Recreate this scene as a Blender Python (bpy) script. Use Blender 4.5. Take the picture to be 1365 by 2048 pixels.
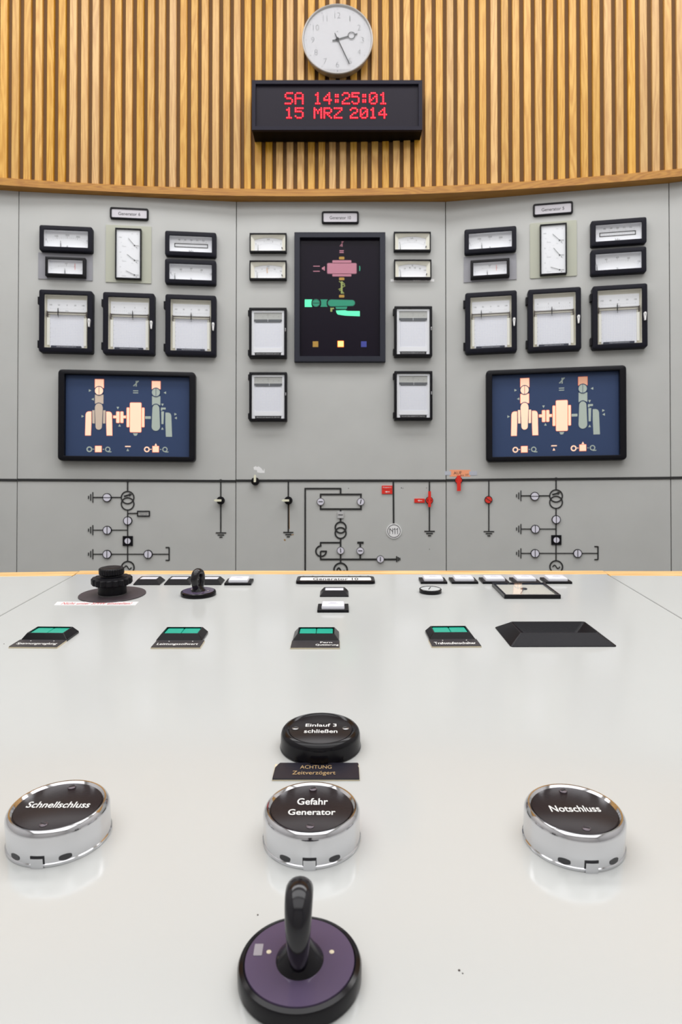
import bpy, bmesh, math, random
from mathutils import Matrix, Vector
random.seed(7)
for o in list(bpy.data.objects): bpy.data.objects.remove(o, do_unlink=True)
S = bpy.context.scene
COL = S.collection
PI = math.pi
# ------------------------------------------------------------------ camera
FPX = 1300.0; PITCH = math.radians(0.7); CAMZ = 1.2
cd = bpy.data.cameras.new('camera'); cam = bpy.data.objects.new('camera', cd); COL.objects.link(cam)
cam.location = (0, 0, CAMZ); cam.rotation_euler = (PI/2 + PITCH, 0, 0)
cd.sensor_fit = 'VERTICAL'; cd.sensor_height = 36.0; cd.lens = FPX/2048*36.0
cd.clip_start = 0.02; cd.clip_end = 50
cd.dof.use_dof = True; cd.dof.focus_distance = 0.62; cd.dof.aperture_fstop = 22
S.camera = cam
# ------------------------------------------------------------------ world, lights, exposure
S.view_settings.view_transform = 'Standard'; S.view_settings.look = 'None'
S.view_settings.exposure = -0.18; S.view_settings.gamma = 1.0
S.view_settings.use_curve_mapping = False
wd = bpy.data.worlds.new('world'); S.world = wd; wd.use_nodes = True
wd.node_tree.nodes['Background'].inputs[0].default_value = (0.8, 0.85, 1, 1)
wd.node_tree.nodes['Background'].inputs[1].default_value = 0.3
CEIL = 3.7
def area(name, loc, sx, sy, power, color=(1, 0.97, 0.93), rot=(0, 0, 0)):
    l = bpy.data.lights.new(name, 'AREA'); l.shape = 'RECTANGLE'; l.size = sx; l.size_y = sy
    l.energy = power; l.color = color
    o = bpy.data.objects.new(name, l); COL.objects.link(o); o.location = loc; o.rotation_euler = rot
    return o
LC = (0.985, 0.985, 1.0)
area('ceiling_lamp_wall', (0, 1.62, CEIL-0.02), 4.6, 0.6, 61, LC)
area('ceiling_lamp_desk', (0, 0.15, CEIL-0.02), 4.6, 1.2, 62, LC)
area('ceiling_lamp_rear', (0, -1.8, CEIL-0.02), 4.6, 2.2, 56, LC)

# ------------------------------------------------------------------ materials
MATS = {}
def srgb(c):
    f = lambda v: v/12.92 if v <= 0.04045 else ((v+0.055)/1.055)**2.4
    return tuple(f(v/255.0) for v in c) + (1.0,)
def mat(name, rgb, rough=0.5, metal=0.0, spec=0.5, emit=0.0, coat=0.0, bump=0.0, bscale=400, var=0.0, vscale=30, ecol=None):
    if name in MATS: return MATS[name]
    m = bpy.data.materials.new(name); m.use_nodes = True; nt = m.node_tree; b = nt.nodes['Principled BSDF']
    c = srgb(rgb)
    b.inputs['Base Color'].default_value = c; b.inputs['Roughness'].default_value = rough
    b.inputs['Metallic'].default_value = metal; b.inputs['Specular IOR Level'].default_value = spec
    b.inputs['Coat Weight'].default_value = coat; b.inputs['Coat Roughness'].default_value = 0.05
    if emit:
        b.inputs['Emission Color'].default_value = srgb(ecol) if ecol else c; b.inputs['Emission Strength'].default_value = emit
    if bump or var:
        tc = nt.nodes.new('ShaderNodeTexCoord')
    if bump:
        n = nt.nodes.new('ShaderNodeTexNoise'); n.inputs['Scale'].default_value = bscale; n.inputs['Detail'].default_value = 3
        nt.links.new(tc.outputs['Object'], n.inputs['Vector'])
        bp = nt.nodes.new('ShaderNodeBump'); bp.inputs['Strength'].default_value = bump; bp.inputs['Distance'].default_value = 0.001
        nt.links.new(n.outputs['Fac'], bp.inputs['Height']); nt.links.new(bp.outputs['Normal'], b.inputs['Normal'])
    if var:
        n = nt.nodes.new('ShaderNodeTexNoise'); n.inputs['Scale'].default_value = vscale; n.inputs['Detail'].default_value = 5
        nt.links.new(tc.outputs['Object'], n.inputs['Vector'])
        r = nt.nodes.new('ShaderNodeValToRGB')
        r.color_ramp.elements[0].position = 0.3; r.color_ramp.elements[1].position = 0.7
        r.color_ramp.elements[0].color = tuple(v*(1-var) for v in c[:3])+(1,); r.color_ramp.elements[1].color = tuple(min(1, v*(1+var)) for v in c[:3])+(1,)
        nt.links.new(n.outputs['Fac'], r.inputs['Fac']); nt.links.new(r.outputs['Color'], b.inputs['Base Color'])
    MATS[name] = m; return m
def wood_mat(name, light, dark, axis='Z', island=True, rough=0.42):
    m = bpy.data.materials.new(name); m.use_nodes = True; nt = m.node_tree; b = nt.nodes['Principled BSDF']; L = nt.links.new
    tc = nt.nodes.new('ShaderNodeTexCoord'); mp = nt.nodes.new('ShaderNodeMapping')
    L(tc.outputs['Object'], mp.inputs['Vector'])
    sc = {'Z': (1, 1, 0.055), 'X': (0.055, 1, 1)}[axis]; mp.inputs['Scale'].default_value = sc
    geo = nt.nodes.new('ShaderNodeNewGeometry'); off = nt.nodes.new('ShaderNodeVectorMath'); off.operation = 'SCALE'
    cmb = nt.nodes.new('ShaderNodeCombineXYZ')
    for k in range(3): cmb.inputs[k].default_value = 0
    if island:
        mul = nt.nodes.new('ShaderNodeMath'); mul.operation = 'MULTIPLY'; mul.inputs[1].default_value = 37.0
        L(geo.outputs['Random Per Island'], mul.inputs[0]); L(mul.outputs[0], cmb.inputs[1]); L(mul.outputs[0], cmb.inputs[2])
    add = nt.nodes.new('ShaderNodeVectorMath'); add.operation = 'ADD'; L(mp.outputs[0], add.inputs[0]); L(cmb.outputs[0], add.inputs[1])
    n1 = nt.nodes.new('ShaderNodeTexNoise'); n1.inputs['Scale'].default_value = 22; n1.inputs['Detail'].default_value = 1.5; n1.inputs['Distortion'].default_value = 0.4
    L(add.outputs[0], n1.inputs['Vector'])
    # growth rings: contour lines of a stretched noise give the cathedral figure
    mr = nt.nodes.new('ShaderNodeMath'); mr.operation = 'MULTIPLY'; mr.inputs[1].default_value = 75.0; L(n1.outputs['Fac'], mr.inputs[0])
    sn = nt.nodes.new('ShaderNodeMath'); sn.operation = 'SINE'; L(mr.outputs[0], sn.inputs[0])
    n2 = nt.nodes.new('ShaderNodeTexNoise'); n2.inputs['Scale'].default_value = 260; n2.inputs['Detail'].default_value = 4
    L(add.outputs[0], n2.inputs['Vector'])
    ma = nt.nodes.new('ShaderNodeMath'); ma.operation = 'MULTIPLY_ADD'; ma.inputs[1].default_value = 0.16; L(sn.outputs[0], ma.inputs[0]); L(n2.outputs['Fac'], ma.inputs[2])
    ramp = nt.nodes.new('ShaderNodeValToRGB'); ramp.color_ramp.elements[0].position = 0.28; ramp.color_ramp.elements[1].position = 0.68
    ramp.color_ramp.elements[0].color = srgb(dark); ramp.color_ramp.elements[1].color = srgb(light)
    L(ma.outputs[0], ramp.inputs['Fac'])
    hs = nt.nodes.new('ShaderNodeHueSaturation'); L(ramp.outputs['Color'], hs.inputs['Color'])
    if island:
        v = nt.nodes.new('ShaderNodeMapRange'); v.inputs['To Min'].default_value = 0.9; v.inputs['To Max'].default_value = 1.08
        L(geo.outputs['Random Per Island'], v.inputs['Value']); L(v.outputs[0], hs.inputs['Value'])
        wn = nt.nodes.new('ShaderNodeTexWhiteNoise'); wn.noise_dimensions = '1D'; L(geo.outputs['Random Per Island'], wn.inputs['W'])
        s = nt.nodes.new('ShaderNodeMapRange'); s.inputs['To Min'].default_value = 0.88; s.inputs['To Max'].default_value = 1.12
        L(wn.outputs['Value'], s.inputs['Value']); L(s.outputs[0], hs.inputs['Saturation'])
    L(hs.outputs['Color'], b.inputs['Base Color'])
    b.inputs['Roughness'].default_value = rough
    bp = nt.nodes.new('ShaderNodeBump'); bp.inputs['Strength'].default_value = 0.15; bp.inputs['Distance'].default_value = 0.0005
    L(n2.outputs['Fac'], bp.inputs['Height']); L(bp.outputs['Normal'], b.inputs['Normal'])
    MATS[name] = m; return m
def grid_mat(name, base, line, step=0.006, lw=0.13):
    m = bpy.data.materials.new(name); m.use_nodes = True; nt = m.node_tree; b = nt.nodes['Principled BSDF']; L = nt.links.new
    tc = nt.nodes.new('ShaderNodeTexCoord'); sp = nt.nodes.new('ShaderNodeSeparateXYZ'); L(tc.outputs['Object'], sp.inputs[0])
    outs = []
    for k in (0, 1):
        d = nt.nodes.new('ShaderNodeMath'); d.operation = 'DIVIDE'; d.inputs[1].default_value = step; L(sp.outputs[k], d.inputs[0])
        f = nt.nodes.new('ShaderNodeMath'); f.operation = 'FRACT'; L(d.outputs[0], f.inputs[0])
        c = nt.nodes.new('ShaderNodeMath'); c.operation = 'LESS_THAN'; c.inputs[1].default_value = lw; L(f.outputs[0], c.inputs[0]); outs.append(c)
    mx = nt.nodes.new('ShaderNodeMath'); mx.operation = 'MAXIMUM'; L(outs[0].outputs[0], mx.inputs[0]); L(outs[1].outputs[0], mx.inputs[1])
    mix = nt.nodes.new('ShaderNodeMix'); mix.data_type = 'RGBA'; mix.inputs[6].default_value = srgb(base); mix.inputs[7].default_value = srgb(line)
    L(mx.outputs[0], mix.inputs[0]); L(mix.outputs[2], b.inputs['Base Color']); b.inputs['Roughness'].default_value = 0.6
    MATS[name] = m; return m
def glass_mat(name='pane_glass', ior=1.45):
    m = bpy.data.materials.new(name); m.use_nodes = True; nt = m.node_tree
    nt.nodes.remove(nt.nodes['Principled BSDF']); out = nt.nodes['Material Output']
    t = nt.nodes.new('ShaderNodeBsdfTransparent'); t.inputs[0].default_value = (0.985, 0.99, 0.985, 1)
    g = nt.nodes.new('ShaderNodeBsdfGlossy'); g.inputs['Roughness'].default_value = 0.02
    lw = nt.nodes.new('ShaderNodeLayerWeight'); lw.inputs['Blend'].default_value = 0.5
    pw = nt.nodes.new('ShaderNodeMath'); pw.operation = 'POWER'; pw.inputs[1].default_value = 5.0; nt.links.new(lw.outputs['Facing'], pw.inputs[0])
    fr = nt.nodes.new('ShaderNodeMath'); fr.operation = 'MULTIPLY_ADD'; fr.inputs[1].default_value = 0.7; fr.inputs[2].default_value = 0.012; nt.links.new(pw.outputs[0], fr.inputs[0])
    mx = nt.nodes.new('ShaderNodeMixShader'); nt.links.new(fr.outputs[0], mx.inputs[0]); nt.links.new(t.outputs[0], mx.inputs[1]); nt.links.new(g.outputs[0], mx.inputs[2])
    nt.links.new(mx.outputs[0], out.inputs['Surface']); MATS[name] = m; return m
M_panel = mat('panel_grey_paint', (187, 188, 185), 0.55, bump=0.25, bscale=900, var=0.03, vscale=6)
M_desk = mat('desk_enamel', (196, 198, 196), 0.14, spec=0.8, bump=0.03, bscale=60, var=0.012, vscale=4)
M_slat = wood_mat('oak_slat', (214, 168, 90), (190, 138, 62))
M_ledge = wood_mat('oak_ledge', (186, 132, 46), (162, 106, 30), axis='X', island=False)
M_trim = wood_mat('oak_desk_edge', (240, 202, 142), (216, 168, 100), axis='X', island=False)
M_back = mat('slat_backing', (128, 98, 66), 0.9, bump=0.3, bscale=500)
M_black = mat('black_plastic', (15, 14, 19), 0.36, spec=0.2, bump=0.12, bscale=1200)
M_bezel = mat('bezel_black', (22, 22, 32), 0.45, spec=0.15, bump=0.1, bscale=900)
M_gloss = mat('black_gloss', (12, 10, 15), 0.18, spec=0.28)
M_line = mat('mimic_black', (30, 30, 30), 0.5)
M_ink = mat('ink', (36, 36, 40), 0.6)
M_inkg = mat('ink_grey', (118, 118, 122), 0.6)
M_white = mat('white_plastic', (235, 235, 235), 0.4)
M_dial = mat('dial_white', (240, 240, 246), 0.5)
M_cream = mat('cream_housing', (238, 234, 222), 0.5)
M_grid = grid_mat('chart_paper', (240, 240, 248), (206, 208, 226))
M_glass = glass_mat()
M_chrome = mat('chrome', (215, 215, 218), 0.10, metal=1.0)
M_steel = mat('steel', (150, 150, 150), 0.3, metal=1.0)
M_red = mat('red_plastic', (226, 38, 22), 0.4)
M_orange_led = mat('lit_orange', (255, 216, 192), 0.5, emit=0.5, ecol=(255, 196, 156))
M_orange_edge = mat('lit_orange_edge', (240, 120, 80), 0.5, emit=0.25)
M_orange_dim = mat('lit_orange_dim', (226, 170, 140), 0.5, emit=0.25)
M_unlit_glow = mat('unlit_greygreen_glow', (176, 188, 178), 0.5, emit=.08)  # unlit symbols, lifted by a faint glow added to the colour
M_unlit2_glow = mat('unlit_warm_glow', (208, 190, 172), 0.5, emit=0.12)  # warm unlit symbols, brightened by some added emission
M_screen = mat('screen_blue', (58, 74, 108), 0.35, spec=.2)
M_dark_screen = mat('screen_dark', (25, 20, 31), 0.25, spec=0.12)
# ------------------------------------------------------------------ frames (planes of the place)
class Plane:
    def __init__(s, O, u, v):
        s.O = Vector(O); s.u = Vector(u).normalized(); s.v = Vector(v).normalized(); s.n = s.u.cross(s.v).normalized()
    def rot(s):
        return Matrix((s.u, s.v, s.n)).transposed()
    def pt(s, px, py, off=0.0):
        """local (a,b) where the line of sight of an image point meets the plane raised by off"""
        d = Vector(((px-682.5)/FPX, 1.0, (1024-py)/FPX))
        c, k = math.cos(PITCH), math.sin(PITCH)
        d = Vector((d.x, d.y*c - d.z*k, d.y*k + d.z*c))
        C = Vector((0, 0, CAMZ)); P0 = s.O + s.n*off
        t = (P0-C).dot(s.n)/d.dot(s.n); P = C+d*t
        r = P-s.O; return r.dot(s.u), r.dot(s.v)
    def world(s, a, b, w=0.0): return s.O + s.u*a + s.v*b + s.n*w
    def rect(s, x0, y0, x1, y1, off=0.0):
        ym = (y0+y1)/2; xm = (x0+x1)/2
        a0 = s.pt(x0, ym, off)[0]; a1 = s.pt(x1, ym, off)[0]
        b1 = s.pt(xm, y0, off)[1]; b0 = s.pt(xm, y1, off)[1]
        return (a0+a1)/2, (b0+b1)/2, a1-a0, b1-b0
ZW = 2.5; SX = 210.5*ZW/FPX; W = 0.8067
Z = (0, 0, 1)
def facet(x, y, deg, left=False):
    a = math.radians(deg)
    if not left: return Plane((x, y, 0), (math.cos(a), -math.sin(a), 0), Z)
    return Plane((x-W*math.cos(a), y-W*math.sin(a), 0), (math.cos(a), math.sin(a), 0), Z)
PC = Plane((-SX, ZW, 0), (1, 0, 0), Z)
PR = facet(SX, ZW, 9.94); e = PR.world(W, 0); PR2 = facet(e.x, e.y, 17); e = PR2.world(W, 0); PR3 = facet(e.x, e.y, 23)
PL = facet(-SX, ZW, 5.66, True); PL2 = facet(PL.O.x, PL.O.y, 9, True); PL3 = facet(PL2.O.x, PL2.O.y, 14, True)
# ------------------------------------------------------------------ desk plane: 0.218 m under the lens, 7.7 degrees towards the viewer
AL = math.atan(175/1300.0); DD = 0.218
Ddir = Vector((0, math.cos(AL), math.sin(AL))); Dn = Vector((0, -math.sin(AL), math.cos(AL)))
PD = Plane(Vector((0, 0, CAMZ)) - Dn*DD, (1, 0, 0), Ddir)
# ------------------------------------------------------------------ mesh tools
def rrect(w, h, r=0.0, seg=5, cx=0, cy=0):
    if r <= 0: return [(cx-w/2, cy-h/2), (cx+w/2, cy-h/2), (cx+w/2, cy+h/2), (cx-w/2, cy+h/2)]
    r = min(r, w/2-1e-6, h/2-1e-6); p = []
    for (sx, sy, a0) in ((1, -1, -90), (1, 1, 0), (-1, 1, 90), (-1, -1, 180)):
        for k in range(seg+1):
            a = math.radians(a0+90*k/seg); p.append((cx+sx*(w/2-r)+r*math.cos(a), cy+sy*(h/2-r)+r*math.sin(a)))
    return p
def circ(cx, cy, r, n=32, a0=0, a1=360):
    full = abs(a1-a0) >= 360; m = n if full else n+1
    return [(cx+r*math.cos(math.radians(a0+(a1-a0)*k/n)), cy+r*math.sin(math.radians(a0+(a1-a0)*k/n))) for k in range(m)]
def loops(bm, ls, cap0=True, cap1=True, closed=False):
    """ls: list of (pts2d, z); bridge consecutive loops"""
    vs = [[bm.verts.new((p[0], p[1], z)) for p in pts] for pts, z in ls]
    n = len(vs[0]); fs = []
    rng = range(len(vs)-1) if not closed else range(len(vs))
    for i in rng:
        a, b = vs[i], vs[(i+1) % len(vs)]
        for k in range(n):
            j = (k+1) % n; fs.append(bm.faces.new((a[k], a[j], b[j], b[k])))
    if cap0 and not closed: bm.faces.new(list(reversed(vs[0])))
    if cap1 and not closed: bm.faces.new(vs[-1])
    return vs
def prism(bm, pts, z0, z1): loops(bm, [(pts, z0), (pts, z1)])
def box(bm, x0, x1, y0, y1, z0, z1): prism(bm, [(x0, y0), (x1, y0), (x1, y1), (x0, y1)], z0, z1)
def plate(bm, w, h, z0, z1, r=0.0, bev=0.0, cx=0, cy=0, seg=5):
    if bev > 0:
        loops(bm, [(rrect(w, h, max(r, 1e-4), seg, cx, cy), z0), (rrect(w, h, max(r, 1e-4), seg, cx, cy), z1-bev),
                   (rrect(w-0.6*bev, h-0.6*bev, max(r-0.3*bev, 1e-4), seg, cx, cy), z1-0.3*bev), (rrect(w-2*bev, h-2*bev, max(r-bev, 1e-4), seg, cx, cy), z1)])
    else: prism(bm, rrect(w, h, r, seg, cx, cy), z0, z1)
def ringframe(bm, w, h, r, iw, ih, ir, z0, z1, bev=0.002, seg=5):
    r = max(r, 1e-4); ir = max(ir, 1e-4); b = bev
    loops(bm, [(rrect(w, h, r, seg), z0), (rrect(w, h, r, seg), z1-b), (rrect(w-.6*b, h-.6*b, max(r-.3*b, 1e-4), seg), z1-.3*b), (rrect(w-2*b, h-2*b, max(r-b, 1e-4), seg), z1),
               (rrect(iw+b, ih+b, ir+b/2, seg), z1), (rrect(iw, ih, ir, seg), z1-b/2), (rrect(iw, ih, ir, seg), z0)], closed=True)
def annulus(bm, cx, cy, r0, r1, z0, z1, n=40, a0=0, a1=360):
    if abs(a1-a0) >= 360:
        loops(bm, [(circ(cx, cy, r1, n), z0), (circ(cx, cy, r1, n), z1), (circ(cx, cy, r0, n), z1), (circ(cx, cy, r0, n), z0)], closed=True)
    else: prism(bm, circ(cx, cy, r1, n, a0, a1)+list(reversed(circ(cx, cy, r0, n, a0, a1))), z0, z1)
def stroke(bm, p, q, wd_, z0, z1, ext=0.0):
    dx, dy = q[0]-p[0], q[1]-p[1]; L = math.hypot(dx, dy) or 1e-9; dx /= L; dy /= L; h = wd_/2
    p = (p[0]-dx*ext, p[1]-dy*ext); q = (q[0]+dx*ext, q[1]+dy*ext)
    prism(bm, [(p[0]+dy*h, p[1]-dx*h), (q[0]+dy*h, q[1]-dx*h), (q[0]-dy*h, q[1]+dx*h), (p[0]-dy*h, p[1]+dx*h)], z0, z1)
def lathe(bm, prof, n=64, cx=0, cy=0):
    rings = [[bm.verts.new((cx+r*math.cos(2*PI*k/n), cy+r*math.sin(2*PI*k/n), z)) for k in range(n)] for r, z in prof]
    for i in range(len(rings)-1):
        for k in range(n):
            j = (k+1) % n; bm.faces.new((rings[i][k], rings[i][j], rings[i+1][j], rings[i+1][k]))
    bm.faces.new(list(reversed(rings[0]))); bm.faces.new(rings[-1])
def tube(bm, path, radii, n=20, closed=False):
    P = [Vector(p) for p in path]; m = len(P); rings = []
    up = Vector((1, 0, 0))
    for i in range(m):
        t = (P[(i+1) % m]-P[i-1]) if closed else (P[min(i+1, m-1)]-P[max(i-1, 0)]); t.normalize()
        a = up; b = t.cross(a).normalized(); R = radii[i] if isinstance(radii, list) else radii
        ra, rb = R if isinstance(R, (list, tuple)) else (R, R)
        rings.append([bm.verts.new(P[i]+a*ra*math.cos(2*PI*k/n)+b*rb*math.sin(2*PI*k/n)) for k in range(n)])
    for i in range(m if closed else m-1):
        for k in range(n):
            j = (k+1) % n; bm.faces.new((rings[i][k], rings[i][j], rings[(i+1) % m][j], rings[(i+1) % m][k]))
    if not closed: bm.faces.new(list(reversed(rings[0]))); bm.faces.new(rings[-1])
_txt = {}
def text(bm, s, x, y, z, h=None, w=None, size=None, align='c', thick=0.0002, bold=0.0, ang=0.0):
    """flat raised lettering; h = height of the block, w = width of the block"""
    key = (s, bold)
    if key not in _txt:
        c = bpy.data.curves.new('lettering_source', 'FONT'); c.body = s; c.size = 1; c.offset = bold; c.resolution_u = 3; c.space_line = 0.95
        c.align_x = 'CENTER'
        o = bpy.data.objects.new('lettering_source', c); me = bpy.data.meshes.new_from_object(o)
        _txt[key] = ([tuple(v.co) for v in me.vertices], [tuple(p.vertices) for p in me.polygons])
        bpy.data.objects.remove(o); bpy.data.meshes.remove(me)
    vs, fs = _txt[key]
    if not vs: return
    x0 = min(v[0] for v in vs); x1 = max(v[0] for v in vs); y0 = min(v[1] for v in vs); y1 = max(v[1] for v in vs)
    sy = h/(y1-y0) if h else size; sx = w/(x1-x0) if w else sy
    if h is None and w and size is None: sy = sx
    cx = {'c': (x0+x1)/2, 'l': x0, 'r': x1}[align]; cy = (y0+y1)/2
    ca, sa = math.cos(ang), math.sin(ang)
    nv = []
    for v in vs:
        a = (v[0]-cx)*sx; b = (v[1]-cy)*sy
        nv.append(bm.verts.new((x+a*ca-b*sa, y+a*sa+b*ca, z+thick)))
    for f in fs:
        try: bm.faces.new([nv[i] for i in f])
        except ValueError: pass
def obj(name, bm, m, parent=None, smooth=False, label=None, recalc=True):
    if recalc: bmesh.ops.recalc_face_normals(bm, faces=bm.faces[:])
    me = bpy.data.meshes.new(name); bm.to_mesh(me); bm.free()
    me.materials.append(m)
    if smooth:
        for p in me.polygons: p.use_smooth = True
        try: me.set_sharp_from_angle(angle=math.radians(35))
        except Exception: pass
    o = bpy.data.objects.new(name, me); COL.objects.link(o)
    if parent: o.parent = parent
    if label: o['label'] = label
    return o
def B(): return bmesh.new()
def tag(o, label=None, cat=None, group=None, kind=None):
    if label: o['label'] = label
    if cat: o['category'] = cat
    if group: o['group'] = group
    if kind: o['kind'] = kind
    return o
def thing(name, label, cat, pl, a, b, group=None, w=0.0, ang=0.0):
    o = bpy.data.objects.new(name, None); COL.objects.link(o); o.empty_display_size = 0.02
    o.location = pl.world(a, b, w); R = pl.rot()
    o.rotation_euler = (R @ Matrix.Rotation(ang, 3, 'Z')).to_euler()
    return tag(o, label, cat, group)
def meshthing(name, label, cat, pl, a, b, bm, m, group=None, w=0.0, ang=0.0, smooth=False):
    o = obj(name, bm, m, None, smooth); o.location = pl.world(a, b, w)
    o.rotation_euler = (pl.rot() @ Matrix.Rotation(ang, 3, 'Z')).to_euler()
    return tag(o, label, cat, group)
def struct(name, bm, m, parent=None, smooth=False):
    o = obj(name, bm, m, parent, smooth)
    if not parent: o['kind'] = 'structure'
    return o
# ------------------------------------------------------------------ the room
RX = 2.6; RY0 = -3.5; RY1 = 3.0
M_floor = mat('floor_linoleum', (124, 122, 120), 0.35, var=0.08, vscale=20)
M_wall = mat('wall_plaster', (208, 208, 208), 0.8, bump=0.1, bscale=80)
M_ceil = mat('ceiling_plaster', (232, 230, 224), 0.85, bump=0.1, bscale=60)
bm = B(); box(bm, -RX-.1, RX+.1, RY0-.1, RY1+.1, -0.1, 0); struct('floor', bm, M_floor)
bm = B(); box(bm, -RX-.1, RX+.1, RY0-.1, RY1+.1, CEIL, CEIL+0.1); struct('ceiling', bm, M_ceil)
bm = B(); box(bm, -RX-.1, -RX, RY0, RY1, 0, CEIL); struct('wall_left', bm, M_wall)
bm = B(); box(bm, RX, RX+.1, RY0, RY1, 0, CEIL); struct('wall_right', bm, M_wall)
bm = B(); box(bm, -RX, RX, RY0-.1, RY0, 0, CEIL); struct('wall_rear', bm, M_wall)
LA, LB = -0.0271, 0.0733
def arc(x, off=0.0): return 2.454 + LA*x - LB*x*x + off
LEDZ = CAMZ+1.231
# slatted oak wall above the ledge
bm = B(); N = 60; xs = [-RX+2*RX*k/N for k in range(N+1)]
front = [bm.verts.new((x, arc(x, .0355), z)) for x in xs for z in (LEDZ+.02, CEIL)]
back = [bm.verts.new((x, arc(x, .10), z)) for x in xs for z in (LEDZ+.02, CEIL)]
for k in range(N):
    i = 2*k
    bm.faces.new((front[i], front[i+2], front[i+3], front[i+1])); bm.faces.new((back[i+2], back[i], back[i+1], back[i+3]))
    bm.faces.new((front[i], back[i], back[i+2], front[i+2])); bm.faces.new((front[i+1], front[i+3], back[i+3], back[i+1]))
wb = struct('wall_back', bm, M_back)
bm = B(); pitch = 0.0409; x = -2.55; xx = []
# slats are set out at even steps along the curve
x = 0.008
while x < 2.55: xx.append(x); x += pitch*0.994
x = 0.008-pitch
while x > -2.55: xx.append(x); x -= pitch*0.994
for x in sorted(xx):
    sl = LA-2*LB*x; a = math.atan(sl); w = 0.0256+random.uniform(-.0004, .0004); x += random.uniform(-.0006, .0006)
    c, s_ = math.cos(a), math.sin(a); y = arc(x, .018); pts = []
    for (p, q) in ((-w/2, 0.0022), (-w/2+.0016, 0), (w/2-.0016, 0), (w/2, 0.0022), (w/2, .0185), (-w/2, .0185)):
        pts.append((x+p*c-q*s_, y+p*s_+q*c))
    prism(bm, pts, LEDZ+.018, CEIL-.002)
struct('slat_cladding', bm, M_slat, wb)
bm = B(); N2 = 40; xs = [-RX+2*RX*k/N2 for k in range(N2+1)]
v = [[bm.verts.new((x, arc(x, o_), z)) for o_, z in ((.17, 0), (.17, LEDZ), (.22, LEDZ), (.22, 0))] for x in xs]
for k in range(N2):
    for j in range(4): bm.faces.new((v[k][j], v[k+1][j], v[k+1][(j+1) % 4], v[k][(j+1) % 4]))
bm.faces.new(v[0]); bm.faces.new(list(reversed(v[-1])))
struct('wall_back_lower', bm, mat('masonry_dark', (70, 66, 56), .9, bump=.2, bscale=80))
# the oak ledge under the slats
bm = B(); N = 90; prof = [(0.0, 0.0), (0.0, 0.026), (0.0025, 0.0285), (0.17, 0.0285), (0.17, 0.0)]
rings = []
for k in range(N+1):
    x = -RX+2*RX*k/N; rings.append([bm.verts.new((x, arc(x, p), LEDZ+z)) for p, z in prof])
for k in range(N):
    for j in range(5): bm.faces.new((rings[k][j], rings[k+1][j], rings[k+1][(j+1) % 5], rings[k][(j+1) % 5]))
bm.faces.new(rings[0]); bm.faces.new(list(reversed(rings[-1])))
struct('trim_1', bm, M_ledge)
# ------------------------------------------------------------------ sheet steel control panels
PANELS = {}
M_gap = mat('joint_dark', (60, 58, 44), 0.8)
for key, pl, lab in (('C', PC, 'grey steel panel in the middle of the curved board, carrying the tall dark display'),
                     ('L', PL, 'grey steel panel left of the middle one, under the Generator 6 nameplate'),
                     ('R', PR, 'grey steel panel right of the middle one, under the Generator 5 nameplate'),
                     ('L2', PL2, 'bare grey steel panel cut by the left edge of the picture'),
                     ('R2', PR2, 'bare grey steel panel cut by the right edge of the picture'),
                     ('L3', PL3, None), ('R3', PR3, None)):
    if lab is None:
        bm = B(); box(bm, *((0.0013, 0.62) if key == 'R3' else (0.215, W-0.0013)), 0, LEDZ-0.0005, -0.03, 0)
        t = meshthing('control_panel', 'outer grey steel panel of the curved board beyond the %s edge of the picture' % ('left' if key == 'L3' else 'right'), 'panel', pl, 0, 0, bm, M_panel, 'steel panels of the curved board')
        continue
    t = thing('control_panel', lab, 'panel', pl, 0, 0, 'steel panels of the curved board'); PANELS[key] = t
    wp = 2*SX if key == 'C' else W
    def sheet(q): return [(q, 0), (wp-q, 0), (wp-q, LEDZ-.0005), (q, LEDZ-.0005)]
    bm = B(); loops(bm, [(sheet(.0012), -.03), (sheet(.0012), -.0008), (sheet(.0020), 0)])
    obj('sheet', bm, M_panel, t)
# mimic diagram strips: children of the panel they are stuck on
HL = 0.0025
def PXW(pl, n, at=(682, 1000)):  # n image pixels in metres on that panel, near 'at'
    a = pl.pt(at[0]-20, at[1])[0]; b = pl.pt(at[0]+20, at[1])[0]; return n*(b-a)/40
class Mimic:
    def __init__(s, key, pl, x): s.key, s.pl, s.x, s.bm = key, pl, x, B(); s.k = PXW(pl, 1, (x, 1000))
    def ln(s, x0, y0, x1, y1, wpx=2.4, ext=0.0):
        stroke(s.bm, s.pl.pt(x0, y0), s.pl.pt(x1, y1), wpx*s.k, 0, HL*random.uniform(.8, 1), ext*s.k)
    def ring(s, x, y, r, wpx=2.2, a0=0, a1=360, z=HL):
        c = s.pl.pt(x, y); annulus(s.bm, c[0], c[1], (r-wpx/2)*s.k, (r+wpx/2)*s.k, 0, z, 40, a0, a1)
    def dot(s, x, y, r): c = s.pl.pt(x, y); prism(s.bm, circ(c[0], c[1], r*s.k, 24), 0, HL*1.3)
    def flush(s, name='mimic_lines', m=None): obj(name, s.bm, m or M_line, PANELS[s.key]); s.bm = B()
def earth(mm, x, y, d, sizes, gap, wpx=1.9):
    """three bars of an earth symbol; d = direction 'l','r','d'"""
    for i, L in enumerate(sizes):
        if d == 'd': mm.ln(x-L/2, y+i*gap, x+L/2, y+i*gap, wpx)
        else:
            X = x+(-i if d == 'l' else i)*gap; mm.ln(X, y-L/2, X, y+L/2, wpx)
def sine(mm, x, y, w, h, wpx=2):
    pts = [(x-w/2+w*k/12, y-h/2*math.sin(2*PI*k/12)) for k in range(13)]
    for a, b in zip(pts, pts[1:]): mm.ln(a[0], a[1], b[0], b[1], wpx, 0.4)
busy = 961.5
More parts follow.
